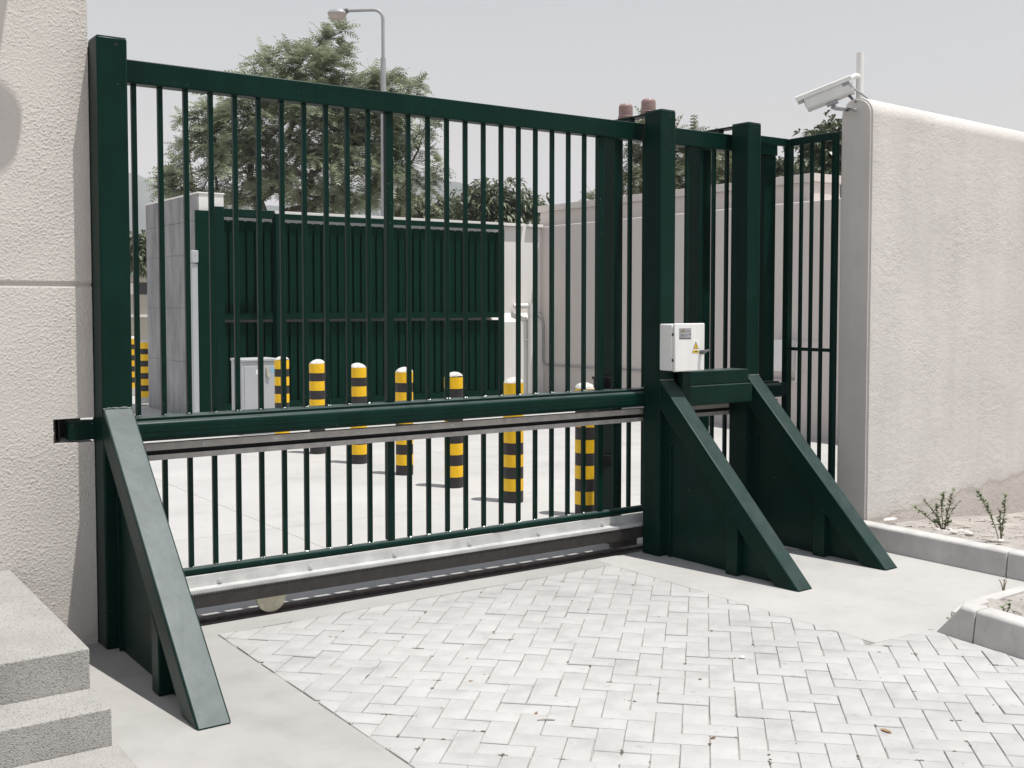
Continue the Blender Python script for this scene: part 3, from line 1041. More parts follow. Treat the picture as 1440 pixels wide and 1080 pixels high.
obj('rating_label', cl(bx(-0.16, -0.11, -0.0552, -0.0543, 0.0, 0.026)), 'plate_grey', sc)
arm0 = ctr + fx * -0.02 + fz * -0.062
obj('mount_block', cl(bx(-0.05, 0.03, -0.03, 0.03, -0.080, -0.061)), 'grey_metal', sc, bevel=0.003)
obj('bracket_arm', MB().tube([arm0 + fx * 0.02 - fz * 0.025, arm0 - fz * 0.045, Vector((6.10, 4.80, 2.895)), Vector((6.215, 4.80, 2.90))], [0.018, 0.018, 0.015, 0.015], 10), 'grey_metal', sc, smooth=True)
g0 = ctr + fx * -0.13 - fz * 0.06
obj('cable_gland', MB().tube([g0, g0 - fz * 0.05 - fx * 0.02, Vector((6.17, 4.79, 2.97)) - Vector((0, 0, 0.02))], [0.011, 0.009, 0.007], 10), 'grey_dark', sc, smooth=True)

# wall lamp high on the left wall (it throws the round shadow)
wlp = thing('wall_lamp', 'round wall lamp on a bracket high on the cream rough-cast wall', 'lamp', (1.15, YW, 4.1))
lx, ly, lz = 1.240, YW - 0.452, 4.085
obj('bracket', bx(0.86, 1.217, YW - 0.43, YW, 4.085, 4.125), 'grey_metal', wlp, bevel=0.006)
obj('lamp_head', MB().disc_y(lx - 0.06, ly - 0.012, lz, 0.165, 0.036, 36), 'grey_metal', wlp, bevel=0.006)
obj('back_plate', bx(0.80, 1.22, YW - 0.03, YW - 0.002, 4.02, 4.19), 'grey_metal', wlp, bevel=0.004)

# ------------------------------------------------------------------ bollards
RB = 0.082
BY = [6.50, 7.31, 8.20, 9.08, 9.99, 10.91, 11.82]
names = ['nearest the gate, beside the black photocell', 'second from the right, in front of the white plinth',
         'third from the right, just left of the sheeted gate end', 'fourth from the right, behind the thick gate stile',
         'fifth from the right of the row', 'sixth from the right, one away from the grey cabinet',
         'farthest in the row, against the grey cabinet edge']
bspec = [((5.255, 5.155, 5.145, 5.15, 5.14, 5.12, 5.11)[i], BY[i], 'black and yellow banded bollard ' + names[i], 'bollards in a row across the yard') for i in range(7)]
bspec += [(5.36, 17.75, 'far banded bollard on a white base, right one glimpsed beside the grey stone pier', 'far bollards beyond the stone pier'),
          (5.80, 19.8, 'far banded bollard on a white base, left one glimpsed beside the green post', 'far bollards beyond the stone pier')]
pole_me = mesh_of('pole', MB().lathe([(RB, 0), (RB, 0.968)], 28), 'bollard_black', smooth=True)
band_me = mesh_of('yellow_band', MB().lathe([(RB + .0012, -0.05), (RB + .0012, 0.05)], 28, caps=False), 'yellow', smooth=True)
base_me = mesh_of('base', MB().lathe([(RB + 0.02, 0), (RB + 0.02, 0.10)], 28), 'mortar', smooth=True)
cap_mes = []
for k in range(4):
    cm = MB()
    n, rr = 28, [1.0, 0.93, 0.75, 0.5, 0.25, 0.04]
    hh = [0.0, 0.014, 0.027, 0.038, 0.044, 0.046]
    ta = random.uniform(0, 6.28)
    vs = []
    for r, h in zip(rr, hh):
        for q in range(n):
            a = 2 * pi * q / n
            rag = random.uniform(-0.004, 0.002) if r == 1.0 else 0
            vs.append((RB * 1.01 * r * cos(a), RB * 1.01 * r * sin(a), 0.966 + h + rag + 0.012 * r * cos(a - ta)))
    fs = [(i * n + q, i * n + (q + 1) % n, (i + 1) * n + (q + 1) % n, (i + 1) * n + q) for i in range(5) for q in range(n)]
    fs.append(tuple(range(5 * n, 6 * n)))
    fs.append(tuple(reversed(range(n))))
    cm.add(vs, fs)
    cap_mes.append(mesh_of('mortar_cap', cm, 'mortar', smooth=True))
for i, (x, y, lab, grp) in enumerate(bspec):
    z = 0.03 if i >= 7 else yz(x, y)
    b = thing('bollard', lab, 'bollard', (x, y, z), grp)
    inst('pole', pole_me, b, (x, y, z))
    for zz in (0.145, 0.34, 0.535, 0.73, 0.918):
        o = inst('yellow_band', band_me, b, (x, y, z + zz))
    inst('mortar_cap', cap_mes[i % 4], b, (x, y, z))
    if i >= 7:
        inst('base', base_me, b, (x, y, z))

# ------------------------------------------------------------------ yard: stone pier, cabinet, reader post
sp = thing('stone_wall', 'grey marbled stone wall end with one bright plastered face, left behind the gate', 'wall', (5.3, 15.02, 0))
zs = [0.0, 0.78, 1.55, 2.30, 2.76]
for y0, y1 in ((15.02, 16.15), (16.15, 17.33)):
    for a, b in zip(zs[:-1], zs[1:]):
        obj('stone_slab', bx(5.280, 5.302, y0 + .002, y1 - .002, a + .002, b - .002), 'stone', sp)
    obj('stone_slab', bx(5.278, 5.302, y0 + .001, y1 - .001, 2.762, 3.12), 'stone', sp)
obj('core', bx(5.303, 5.655, 15.022, 17.33, 0, 3.12), 'render_white', sp, bevel=0.004)
obj('coping', bx(5.274, 5.665, 15.01, 17.34, 3.122, 3.145), 'render_white', sp, bevel=0.004)

cbn = thing('street_cabinet', 'light grey street cabinet with lock and stickers in front of the solid green gate', 'cabinet', (5.25, 13.0, 0))
cx0, cx1, cy0, cy1 = 5.06, 5.515, 12.9, 13.25
obj('body', bx(cx0, cx1, cy0, cy1, 0.0, 0.90), 'grey_metal', cbn, bevel=0.006)
obj('roof', bx(cx0 - 0.012, cx1 + 0.012, cy0 - 0.015, cy1 + 0.01, 0.901, 0.935), 'grey_metal', cbn, bevel=0.008)
obj('door', bx(cx0 + 0.03, cx1 - 0.02, cy0 - 0.008, cy0 - 0.001, 0.05, 0.845), 'grey_metal', cbn, bevel=0.002)
obj('lock', bx(cx1 - 0.15, cx1 - 0.13, cy0 - 0.035, cy0 - 0.008, 0.74, 0.83), 'zinc_yellow', cbn, bevel=0.003)
obj('padlock', bx(cx1 - 0.14, cx1 - 0.105, cy0 - 0.03, cy0 - 0.010, 0.70, 0.735), 'zinc_yellow', cbn, bevel=0.003)
obj('sticker', bx(cx1 - 0.09, cx1 - 0.04, cy0 - 0.0092, cy0 - 0.0082, 0.755, 0.83), 'blue_print', cbn)
obj('sticker', bx(cx0 + 0.18, cx0 + 0.215, cy0 - 0.0092, cy0 - 0.0082, 0.745, 0.80), 'paper', cbn)

rp = thing('reader_post', 'slim light grey reader post with a square head in front of the stone wall end', 'post', (5.18, 14.9, 0))
obj('stem', bx(5.143, 5.222, 14.87, 14.95, 0, 2.155), 'grey_metal', rp, bevel=0.006)
obj('head', bx(5.136, 5.227, 14.85, 14.95, 2.167, 2.335), 'grey_metal', rp, bevel=0.008)
obj('indicator', MB().disc_y(5.182, 14.8488, 2.26, 0.009, 0.001, 10), 'beacon', rp)

# solid green gate parked in front of the back wall
YG = 15.30
k_ = YG / 16.093
sg = thing('solid_gate', 'dark green sheeted sliding gate with ribs parked along the back wall', 'gate', (8.0, YG, 0))
gx0, gx1 = 5.68, 10.60
obj('top_rail', bx(gx0, gx1, YG, YG + 0.05, 2.845, 2.925), 'green_sheet', sg)
obj('middle_rail', bx(gx0, gx1, YG - 0.01, YG + 0.05, 1.385, 1.475), 'green_sheet', sg)
obj('bottom_rail', bx(gx0, gx1, YG, YG + 0.08, 0.08, 0.17), 'green_sheet', sg)
obj('sheet', bx(gx0, gx1, YG + 0.118, YG + 0.122, 0.10, 1.340), 'green_sheet', sg)
obj('sheet', bx(gx0, gx1, YG + 0.118, YG + 0.122, 1.378, 2.80), 'green_sheet', sg)
slat_me = mesh_of('slat', bx(-0.050, 0.050, YG + 0.056, YG + 0.066, 1.476, 2.805), 'green_sheet')
slat2_me = mesh_of('slat', bx(-0.050, 0.050, YG + 0.056, YG + 0.066, 0.175, 1.340), 'green_sheet')
x = gx0 + 0.03
while x < gx1 - 0.05:
    inst('slat', slat_me, sg, (x + 0.066, 0, 0))
    inst('slat', slat2_me, sg, (x + 0.066, 0, 0))
    x += 0.132
obj('end_stile', bx(gx1 - 0.06, gx1, YG - 0.01, YG + 0.084, 0.08, 2.845), 'green_sheet', sg)
gf = thing('guide_frame', 'green portal of two posts and a head beam left of the sheeted gate', 'gate frame', (5.6, 14.95, 0))
obj('head_beam', bx(5.614, 6.376, 14.93, 15.02, 2.825, 2.93), 'green', gf, bevel=0.006)
obj('post', bx(5.482, 5.613, 14.90, 15.005, 0, 2.95), 'green', gf, bevel=0.006)
obj('post', bx(6.377, 6.50, 14.90, 15.05, 0, 2.89), 'green', gf, bevel=0.006)
obj('side_panel', bx(5.232, 5.44, 14.955, 15.005, 0, 2.89), 'green_sheet', gf, bevel=0.004)
obj('dark_gap_strip', bx(5.445, 5.477, 14.95, 15.0, 0.1, 2.88), 'black', gf)  # black strip filling the gap between side panel and post
for z in (0.35, 1.45):
    obj('latch', bx(5.44, 5.485, 14.925, 14.948, z, z + 0.05), 'galv_dark', gf)

# back wall with plinth, coping and pipes
YB = 15.62
bw = thing('back_wall', 'cream rendered wall with a white coping and sloped plinth across the back of the yard', 'wall', (9, YB, 0))
obj('upper_wall', bx(5.67, 11.6, YB, YB + 0.3, 1.46, 2.93), 'render_white', bw)
obj('coping', bx(5.67, 11.22, YB - 0.07, YB + 0.36, 2.935, 2.985), 'render_white', bw, bevel=0.004)
obj('coping', bx(11.29, 11.6, YB - 0.07, YB + 0.36, 2.935, 2.985), 'render_white', bw, bevel=0.004)
pz = MB().prism([(5.67, YB - 0.001, 1.455), (5.67, YB - 0.10, 1.30), (5.67, YB - 0.10, -0.05), (5.67, YB + 0.2, -0.05), (5.67, YB + 0.2, 1.455)], (5.92, 0, 0))
obj('plinth', pz, 'render_white', bw)
dp = thing('drain_pipe', 'white plastic drain pipe with a tee running down the back corner of the yard', 'pipe', (11.3, YB - 0.15, 0))
obj('downpipe', MB().tube([(11.27, YB - 0.17, -0.05), (11.27, YB - 0.17, 1.56)], 0.056, 16), 'pvc', dp, smooth=True)
obj('pipe_tee', MB().tube([(11.27, YB - 0.17, 1.42), (11.27, YB - 0.17, 1.62)], 0.062, 16), 'pvc', dp, smooth=True)
obj('side_branch', MB().tube([(10.98, YB - 0.06, 1.57), (11.28, YB - 0.16, 1.575)], 0.045, 14), 'pvc', dp, smooth=True)
for z in (0.98, 1.33):
    obj('clamp', MB().tube([(11.27, YB - 0.17, z), (11.27, YB - 0.17, z + 0.03)], 0.057, 16), 'pvc', dp, smooth=True)
    obj('clamp_arm', bx(11.20, 11.34, YB - 0.16, YB - 0.09, z + .004, z + 0.026), 'pvc', dp)
cd = obj('conduit', MB().tube([(11.38, YB - 0.13, 1.46), (11.44, YB - 0.13, 1.40), (11.545, YB - 0.13, 1.33), (11.565, YB - 0.13, 1.26), (11.565, YB - 0.13, 0.62),
                               (11.565, YB - 0.17, 0.56), (11.565, YB - 0.26, 0.545), (11.565, 9.9, 0.60)], 0.013, 8), 'lamp_grey', smooth=True)
tag(cd, 'thin grey conduit bending from the corner pipe along the shaded side wall', 'conduit')

# shaded side wall on the right of the yard
XR = 11.6
iw = thing('side_wall', 'tall pinkish-cream rendered wall in shade along the right side of the yard', 'wall', (XR, 11, 0))
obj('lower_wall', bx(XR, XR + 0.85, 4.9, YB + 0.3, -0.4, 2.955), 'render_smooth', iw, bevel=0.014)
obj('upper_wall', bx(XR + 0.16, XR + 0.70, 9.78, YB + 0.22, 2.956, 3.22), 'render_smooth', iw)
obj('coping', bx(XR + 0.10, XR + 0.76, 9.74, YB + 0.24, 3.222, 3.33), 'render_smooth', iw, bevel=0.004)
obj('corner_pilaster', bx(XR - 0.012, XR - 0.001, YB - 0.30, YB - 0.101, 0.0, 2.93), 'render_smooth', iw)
jb = thing('meter_box', 'cream meter box with a white open end fixed to the shaded side wall', 'meter box', (XR - 0.1, 10.1, 0.9))
obj('case', bx(XR - 0.16, XR - 0.002, 9.865, 10.22, 0.72, 1.12), 'white_metal', jb, bevel=0.004)
obj('door', bx(XR - 0.185, XR - 0.162, 9.885, 10.23, 0.71, 1.13), 'white_metal', jb, bevel=0.004)
obj('pipe', MB().tube([(XR - 0.06, 9.845, 1.10), (XR - 0.06, 9.845, 0.60), (XR - 0.06, 9.865, 0.56)], 0.014, 8), 'pvc', jb, smooth=True)
obj('latch', bx(XR - 0.190, XR - 0.186, 10.16, 10.21, 0.77, 0.80), 'grey_dark', jb)
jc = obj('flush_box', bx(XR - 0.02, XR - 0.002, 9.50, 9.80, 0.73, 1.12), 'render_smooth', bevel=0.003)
tag(jc, 'flat cream cover plate on the shaded wall beside the meter box', 'cover plate')

# ------------------------------------------------------------------ street lamp
pL = at(540, 300, 24.0)
lb = Vector((pL.x, pL.y, 0))
sl = thing('street_lamp', 'tall grey street lamp with a bent arm and oval head above the gate', 'street lamp', tuple(lb))
aim = (-R_ * 0.98 + F_ * 0.1)
aim.z = 0
aim.normalize()
ztop = at(540, 17, 24).z
zj = at(540, 84, 24).z
obj('lower_pole', MB().tube([lb, lb + Vector((0, 0, zj))], [0.075, 0.058], 16), 'lamp_grey', sl, smooth=True)
pth = [lb + Vector((0, 0, zj))]
for k in range(7):
    a = pi / 2 * k / 6
    pth.append(lb + Vector((0, 0, ztop - 0.20)) + aim * (0.20 * (1 - cos(a))) + Vector((0, 0, 0.20 * sin(a))))
pth.append(lb + Vector((0, 0, ztop)) + aim * 0.86)
obj('arm', MB().tube(pth, 0.036, 12), 'lamp_grey', sl, smooth=True)
hp = lb + Vector((0, 0, ztop)) + aim * 0.80


def ellip(c, ax, ay, az, zlo, zhi, n=20, m=8):
    mb = MB()
    vs = []
    side = Vector((-aim.y, aim.x, 0))
    for i in range(m + 1):
        ph_ = zlo + (zhi - zlo) * i / m
        for k in range(n):
            a = 2 * pi * k / n
            r = max(cos(ph_), 0.02)
            vs.append(c + aim * (ax * r * cos(a)) + side * (ay * r * sin(a)) + Vector((0, 0, az * sin(ph_))))
    fs = [(i * n + k, i * n + (k + 1) % n, (i + 1) * n + (k + 1) % n, (i + 1) * n + k) for i in range(m) for k in range(n)]
    return mb.add(vs, fs + [tuple(reversed(range(n))), tuple(range(m * n, (m + 1) * n))])


hc = hp + aim * 0.20 - Vector((0, 0, 0.065))
obj('lamp_shade', ellip(hc, 0.215, 0.15, 0.115, 0, pi / 2), 'lamp_grey', sl, smooth=True)
obj('lamp_bowl', ellip(hc - Vector((0, 0, .004)), 0.205, 0.14, 0.14, -pi / 2, 0), 'lamp_glass', sl, smooth=True)
obj('lamp_neck', MB().tube([hp - aim * 0.04, hp + aim * 0.07 - Vector((0, 0, 0.02))], [0.05, 0.055], 12), 'grey_dark', sl, smooth=True)

# ------------------------------------------------------------------ trees


def frond(mb, base, dirv, ln, wd, n, droop, rnd):
    """feathery compound leaf"""
    side = dirv.cross(Vector((0, 0, 1)))
    if side.length < 0.1:
        side = Vector((1, 0, 0))
    side.normalize()
    side = (side + Vector((0, 0, rnd.uniform(-.5, .5)))).normalized()
    pts = []
    p_ = base.copy()
    d = dirv.copy()
    for k in range(n + 1):
        pts.append(p_.copy())
        d = (d + Vector((0, 0, -droop / n))).normalized()
        p_ = p_ + d * (ln / n)
    for k in range(1, n + 1):
        q = pts[k]
        f = (pts[k] - pts[k - 1]).normalized()
        w_ = wd * (1 - abs(k / n - 0.45) * 0.9)
        for s_ in (-1, 1):
            tip = q + (side * s_ * 0.85 + f * 0.55 + Vector((0, 0, rnd.uniform(-.25, .12)))) * w_
            hw = f * (ln / n * 0.30)
            mb.add([q - hw, tip - hw * 0.4, tip + hw * 0.5, q + hw], [(0, 1, 2, 3)])


def rosette(mb, base, dirv, ln, wd, n, droop, rnd):
    for k in range(n):
        d = (dirv + Vector((rnd.uniform(-1, 1), rnd.uniform(-1, 1), rnd.uniform(-.7, .6)))).normalized()
        sd = d.cross(Vector((rnd.uniform(-.4, .4), rnd.uniform(-.4, .4), 1))).normalized() * wd
        m1 = base + d * ln * 0.5
        tip = base + d * ln + Vector((0, 0, -droop * ln))
        mb.add([base, m1 + sd, tip, m1 - sd], [(0, 1, 2, 3)])


def tree(label, base, trunk_h, blobs, n_cl, seed, style, lm, fr=(0.4, 0.10, 7, 0.7), per=12, r0=0.13, lean=(0, 0), cat='tree', grp=None, name='tree', up_first=False):
    """blobs: (right, forward, height, rx, ry, rz) relative to the base, in metres"""
    rnd = random.Random(seed)
    t = thing(name, label, cat, tuple(base), grp)
    base = Vector(base)
    fw = Vector((F_.x, F_.y, 0)).normalized()
    pts = []
    vol = [b[3] * b[4] * b[5] for b in blobs]
    while len(pts) < n_cl:
        b = rnd.choices(blobs, vol)[0]
        while True:
            q = Vector((rnd.uniform(-1, 1), rnd.uniform(-1, 1), rnd.uniform(-1, 1)))
            if 0.35 < q.length < 1:
                break
        pts.append(base + R_ * (b[0] + q.x * b[3]) + fw * (b[1] + q.y * b[4]) + Vector((0, 0, b[2] + q.z * b[5])))
    # skeleton: every cluster grows from the nearest point already grown that lies nearer to the trunk
    nodes = [base.copy()]
    par = [-1]
    for k in range(1, 6):
        nodes.append(base + Vector((lean[0] * k / 5, lean[1] * k / 5, trunk_h * k / 5)))
        par.append(k - 1)
    hub = nodes[-1]
    pts.sort(key=lambda q: (q - hub).length)
    for q in pts:
        best, bi = 1e9, 0
        for i in range(3, len(nodes)):
            dd = (nodes[i] - q).length + 0.25 * max(0, nodes[i].z - q.z)
            if dd < best:
                best, bi = dd, i
        a = nodes[bi]
        if best > 0.9:
            mid = a.lerp(q, 0.5) + Vector((rnd.uniform(-.1, .1), rnd.uniform(-.1, .1), rnd.uniform(-.02, .16)))
            nodes.append(mid)
            par.append(bi)
            bi = len(nodes) - 1
        nodes.append(q)
        par.append(bi)
    wgt = [1.0] * len(nodes)
    for i in range(len(nodes) - 1, 0, -1):
        wgt[par[i]] += wgt[i]
    tot = wgt[0]
    rad = [max(0.008, r0 * (x / tot) ** 0.5) for x in wgt]
    tm = MB()
    for i in range(1, len(nodes)):
        ra = rad[par[i]] if i <= 5 else min(rad[par[i]], rad[i] * 1.4)
        tm.tube([nodes[par[i]], nodes[i]], [ra, rad[i]], 6 if rad[i] > 0.03 else 4, caps=False)
    obj('trunk', tm, 'bark', t, smooth=True)
    cm = MB()
    cen = sum(pts, Vector()) / len(pts)
    for q in pts:
        out = (q - cen)
        out.z *= 0.6
        out = out.normalized() if out.length > 0.01 else Vector((0, 0, 1))
        if style == 'frond':
            for k in range(per):
                d = (out * 0.5 + Vector((rnd.uniform(-1, 1), rnd.uniform(-1, 1), rnd.uniform(-.25, .95)))).normalized()
                frond(cm, q, d, fr[0] * rnd.uniform(.7, 1.25), fr[1], fr[2], fr[3], rnd)
        else:
            for k in range(per):
                o_ = Vector((rnd.gauss(0, 1), rnd.gauss(0, 1), rnd.gauss(0, .8))) * fr[0] * 0.7
                rosette(cm, q + o_, (out * 0.6 + Vector((0, 0, 0.2))), fr[0] * rnd.uniform(.7, 1.2), fr[1], fr[2], fr[3], rnd)
    obj('crown', cm, lm, t)
    return t


def gb(u, d):
    q = at(u, HOR, d)
    return Vector((q.x, q.y, 0))


D = 27.0
mpp = D / FPX                    # metres per photo pixel at that depth


def blob(u, v, ru, rv, base_u, d, dz=0.0, rd=None):
    m_ = d / FPX
    return ((u - base_u) * m_, dz, HC + (HOR - v) * m_, ru * m_, (rd if rd is not None else ru * 1.0) * m_, rv * m_)


bu = 378
tree('big feathery grey-green tree behind the street lamp and the gate bars', gb(bu, D), 2.6,
     [blob(330, 240, 90, 55, bu, D), blob(300, 185, 40, 55, bu, D), blob(420, 110, 75, 35, bu, D), blob(470, 75, 30, 30, bu, D),
      blob(400, 175, 100, 60, bu, D), blob(500, 170, 75, 60, bu, D), blob(560, 190, 55, 55, bu, D), blob(480, 250, 100, 50, bu, D),
      blob(575, 250, 35, 50, bu, D), blob(415, 85, 35, 22, bu, D), blob(600, 235, 24, 25, bu, D), blob(545, 130, 60, 25, bu, D), blob(260, 262, 35, 28, bu, D)],
     700, 11, 'frond', 'leaf_fern', (0.40, 0.135, 6, 0.75), 10, 0.20)
bu = 705
tree('rounded dark tree with drooping leaves rising behind the back wall', gb(bu, 30), 1.8,
     [blob(700, 300, 50, 32, bu, 30), blob(735, 318, 25, 30, bu, 30), blob(660, 312, 28, 22, bu, 30), blob(700, 340, 60, 25, bu, 30)],
     110, 21, 'rosette', 'leaf_dark', (0.30, 0.035, 6, 0.45), 13, 0.12)
bu = 612
tree('low pale bushy tree left of the rounded tree behind the back wall', gb(bu, 34), 1.4,
     [blob(600, 305, 30, 20, bu, 34), blob(640, 305, 22, 18, bu, 34), blob(575, 300, 25, 25, bu, 34)],
     70, 22, 'rosette', 'leaf_olive', (0.28, 0.035, 6, 0.4), 12, 0.10)
bu = 965
tree('loose olive-green tree behind the shaded wall, between the right-hand posts', gb(bu, 24), 2.4,
     [blob(985, 245, 58, 46, bu, 24), blob(918, 212, 36, 42, bu, 24), blob(960, 258, 90, 35, bu, 24), blob(900, 250, 30, 48, bu, 24), blob(950, 205, 36, 20, bu, 24)],
     230, 31, 'frond', 'leaf_olive', (0.34, 0.10, 6, 0.7), 11, 0.13)
bu = 1098
tree('small tree top peeping over the shaded wall beside the last green post', gb(bu, 30), 2.6,
     [blob(1100, 245, 22, 16, bu, 30), blob(1125, 242, 16, 10, bu, 30)], 36, 32, 'rosette', 'leaf_dark', (0.26, 0.04, 6, 0.4), 11, 0.09)
bu = 1165
tree('dark leafy tree behind the side panel bars next to the stucco wall', gb(bu, 24), 2.2,
     [blob(1165, 215, 26, 40, bu, 24), blob(1160, 255, 28, 30, bu, 24), blob(1190, 225, 25, 45, bu, 24)], 90, 33, 'rosette', 'leaf_dark', (0.22, 0.035, 6, 0.4), 13, 0.11)
bu = 850
tree('thin sprig of a young tree just above the coping of the shaded wall', gb(bu, 26), 2.8,
     [blob(838, 282, 14, 10, bu, 26)], 10, 34, 'frond', 'leaf_olive', (0.25, 0.07, 6, 0.6), 8, 0.05, name='sapling')
bu = 193
tree('far shrub in front of the small building, seen past the left gate bars', gb(bu, 40), 1.2,
     [blob(190, 358, 14, 16, bu, 40), blob(205, 352, 14, 18, bu, 40)], 34, 35, 'rosette', 'leaf_dark', (0.35, 0.05, 6, 0.4), 10, 0.08, name='shrub', cat='shrub')

# ------------------------------------------------------------------ small building far left, hills
q0 = gb(150, 46)
hb0 = gb(235, 46)
dv_ = (hb0 - q0).normalized()
nv = Vector((-dv_.y, dv_.x, 0))
hut = thing('small_building', 'low beige building with a pale green fascia seen past the left gate bars', 'building', tuple(q0))


def hl(a0, a1, b0, b1, z0, z1):
    mb = bx(a0, a1, b0, b1, z0, z1)
    mb.v = [tuple(q0 + dv_ * q[0] + nv * q[1] + Vector((0, 0, q[2]))) for q in mb.v]
    return mb


zv = lambda v: HC + (HOR - v) * 46 / FPX
obj('wall', hl(0, 2.6, 0, 3, 0, zv(397)), 'hut_wall', hut)
obj('fascia', hl(-0.2, 2.8, -0.25, 3.2, zv(387), zv(374)), 'hut_roof', hut)
obj('lintel', hl(-0.1, 2.7, -0.1, 3.1, zv(397) + .005, zv(387) - .005), 'hut_wall', hut)
wn = obj('window', hl(0.2, 2.4, -0.03, -0.002, zv(414), zv(398)), 'glass_dark', hut)
obj('mullion', hl(1.0, 1.3, -0.05, -0.031, zv(414), zv(398)), 'render_white', wn)
obj('sill', hl(0.1, 2.5, -0.12, -0.002, zv(446), zv(442)), 'render_white', hut)

random.seed(5)
hm = MB()
DH = 1500.0
prof_u = [(-900, 300), (-400, 270), (-100, 285), (60, 262), (150, 246), (185, 243), (205, 250), (225, 262), (300, 285), (400, 290), (500, 262), (560, 248), (590, 247), (610, 253),
          (640, 256), (665, 265), (690, 270), (715, 283), (740, 292), (800, 305), (900, 318), (1000, 300), (1150, 280), (1300, 290), (1500, 300), (2400, 330)]


def ridge(u):
    for (a, va), (b, vb) in zip(prof_u[:-1], prof_u[1:]):
        if a <= u <= b:
            return va + (vb - va) * (u - a) / (b - a)
    return 320


rows = 9
cols = 420
vs = []
for c in range(cols + 1):
    u = -800 + 3100 * c / cols
    top = HC + (HOR - ridge(u)) * DH / FPX + 3.0 * mnoise.noise(Vector((u * 0.05, 1, 2))) + 1.6 * mnoise.noise(Vector((u * 0.35, 4, 2)))
    for r in range(rows):
        f = r / (rows - 1)
        d = DH - 420 * (1 - f) if r < rows - 1 else DH
        z = -2 + (top + 2) * (f ** 1.25) + (6 * mnoise.noise(Vector((u * 0.02, f * 4, 9))) if 0 < f < 1 else 0)
        q = at(u, HOR, d)
        vs.append((q.x, q.y, z))
    q = at(u, HOR, DH + 500)
    vs.append((q.x, q.y, -2))
m_ = rows + 1
fs = [(c * m_ + r, (c + 1) * m_ + r, (c + 1) * m_ + r + 1, c * m_ + r + 1) for c in range(cols) for r in range(m_ - 1)]
hm.add(vs, fs)
ho = obj('hills', hm, 'hill', kind='structure', smooth=True)

# ------------------------------------------------------------------ weeds, pebbles, litter
random.seed(9)


def weed(label, base, stems, seed):
    rnd = random.Random(seed)
    t = thing('weed', label, 'plant', base, 'weeds growing in the bed')
    b = Vector(base)
    sm, lm = MB(), MB()
    for (dx, dy, h, n) in stems:
        tip = b + R_ * dx + Vector((0, 0, h)) + Vector((F_.x, F_.y, 0)) * dy
        mid = b.lerp(tip, 0.5) + Vector((rnd.uniform(-.02, .02), rnd.uniform(-.02, .02), 0.02))
        pts = [b - Vector((0, 0, 0.03)), b.lerp(mid, .5), mid, mid.lerp(tip, .5), tip]
        sm.tube(pts, [0.0035, 0.003, 0.0025, 0.002, 0.001], 5)
        for k in range(int(n * 1.7)):
            f = min(0.999, 0.2 + 0.8 * (k / (n * 1.7)) ** 0.7)
            seg = min(3, int(f * 4))
            q = pts[seg].lerp(pts[seg + 1], f * 4 - seg)
            d = Vector((rnd.uniform(-1, 1), rnd.uniform(-1, 1), rnd.uniform(-.3, .8))).normalized()
            ln = rnd.uniform(.014, .036)
            s_ = d.cross(Vector((0, 0, 1)))
            s_ = s_.normalized() * ln * 0.32 if s_.length > .01 else Vector((ln * .3, 0, 0))
            lm.add([q, q + d * ln * .55 + s_, q + d * ln, q + d * ln * .55 - s_], [(0, 1, 2, 3)])
    obj('stem', sm, 'weed_stem', t)
    obj('foliage', lm, 'weed', t)
    return t


weed('bushy weed with several stems beside the heap of white pebbles', (6.55, 4.33, 0.10),
     [(-0.20, 0, 0.16, 34), (-0.13, 0.02, 0.20, 26), (-0.05, 0, 0.17, 24), (0.0, 0.0, 0.25, 42), (0.07, 0.02, 0.27, 36), (0.11, 0, 0.20, 14), (-0.08, -.03, 0.07, 20), (0.05, -.03, 0.06, 20)], 1)
weed('tall single-stemmed weed leaning left near the right edge of the bed', (6.40, 3.83, 0.13),
     [(-0.005, 0, 0.20, 26), (-0.15, 0.02, 0.32, 64), (0.02, 0, 0.30, 34), (0.03, 0, 0.15, 14)], 2)
weed('tiny grass-like weed at the corner of the concrete pad and the lower bed', (5.65, 3.36, 0.05), [(-.03, 0, .05, 0), (.02, 0, .055, 0), (0, .02, .04, 1)], 3)
weed('small seedling in the lower soil bed behind the sloping kerb', (5.10, 3.03, 0.06), [(-.02, 0, .05, 8), (.02, 0, .06, 8)], 4)


def pebble_mb(r, rnd):
    mb = MB()
    n, m = 7, 4
    vs = []
    jx = [rnd.uniform(.7, 1.25) for _ in range(n)]
    for i in range(m + 1):
        ph_ = -pi / 2 + pi * i / m
        for k in range(n):
            a = 2 * pi * k / n
            rr = max(0.05, cos(ph_)) * r * jx[k]
            vs.append((rr * cos(a) * 1.2, rr * sin(a), r * 0.65 * sin(ph_)))
    fs = [(i * n + k, i * n + (k + 1) % n, (i + 1) * n + (k + 1) % n, (i + 1) * n + k) for i in range(m) for k in range(n)]
    return mb.add(vs, fs + [tuple(reversed(range(n))), tuple(range(m * n, (m + 1) * n))])


pm = [mesh_of('pebble', pebble_mb(1.0, random), 'pebble', smooth=True) for _ in range(4)]


def soil_z(x, y):
    return bed1_z(x, y) if x > 6.12 else bed2_z(x, y)


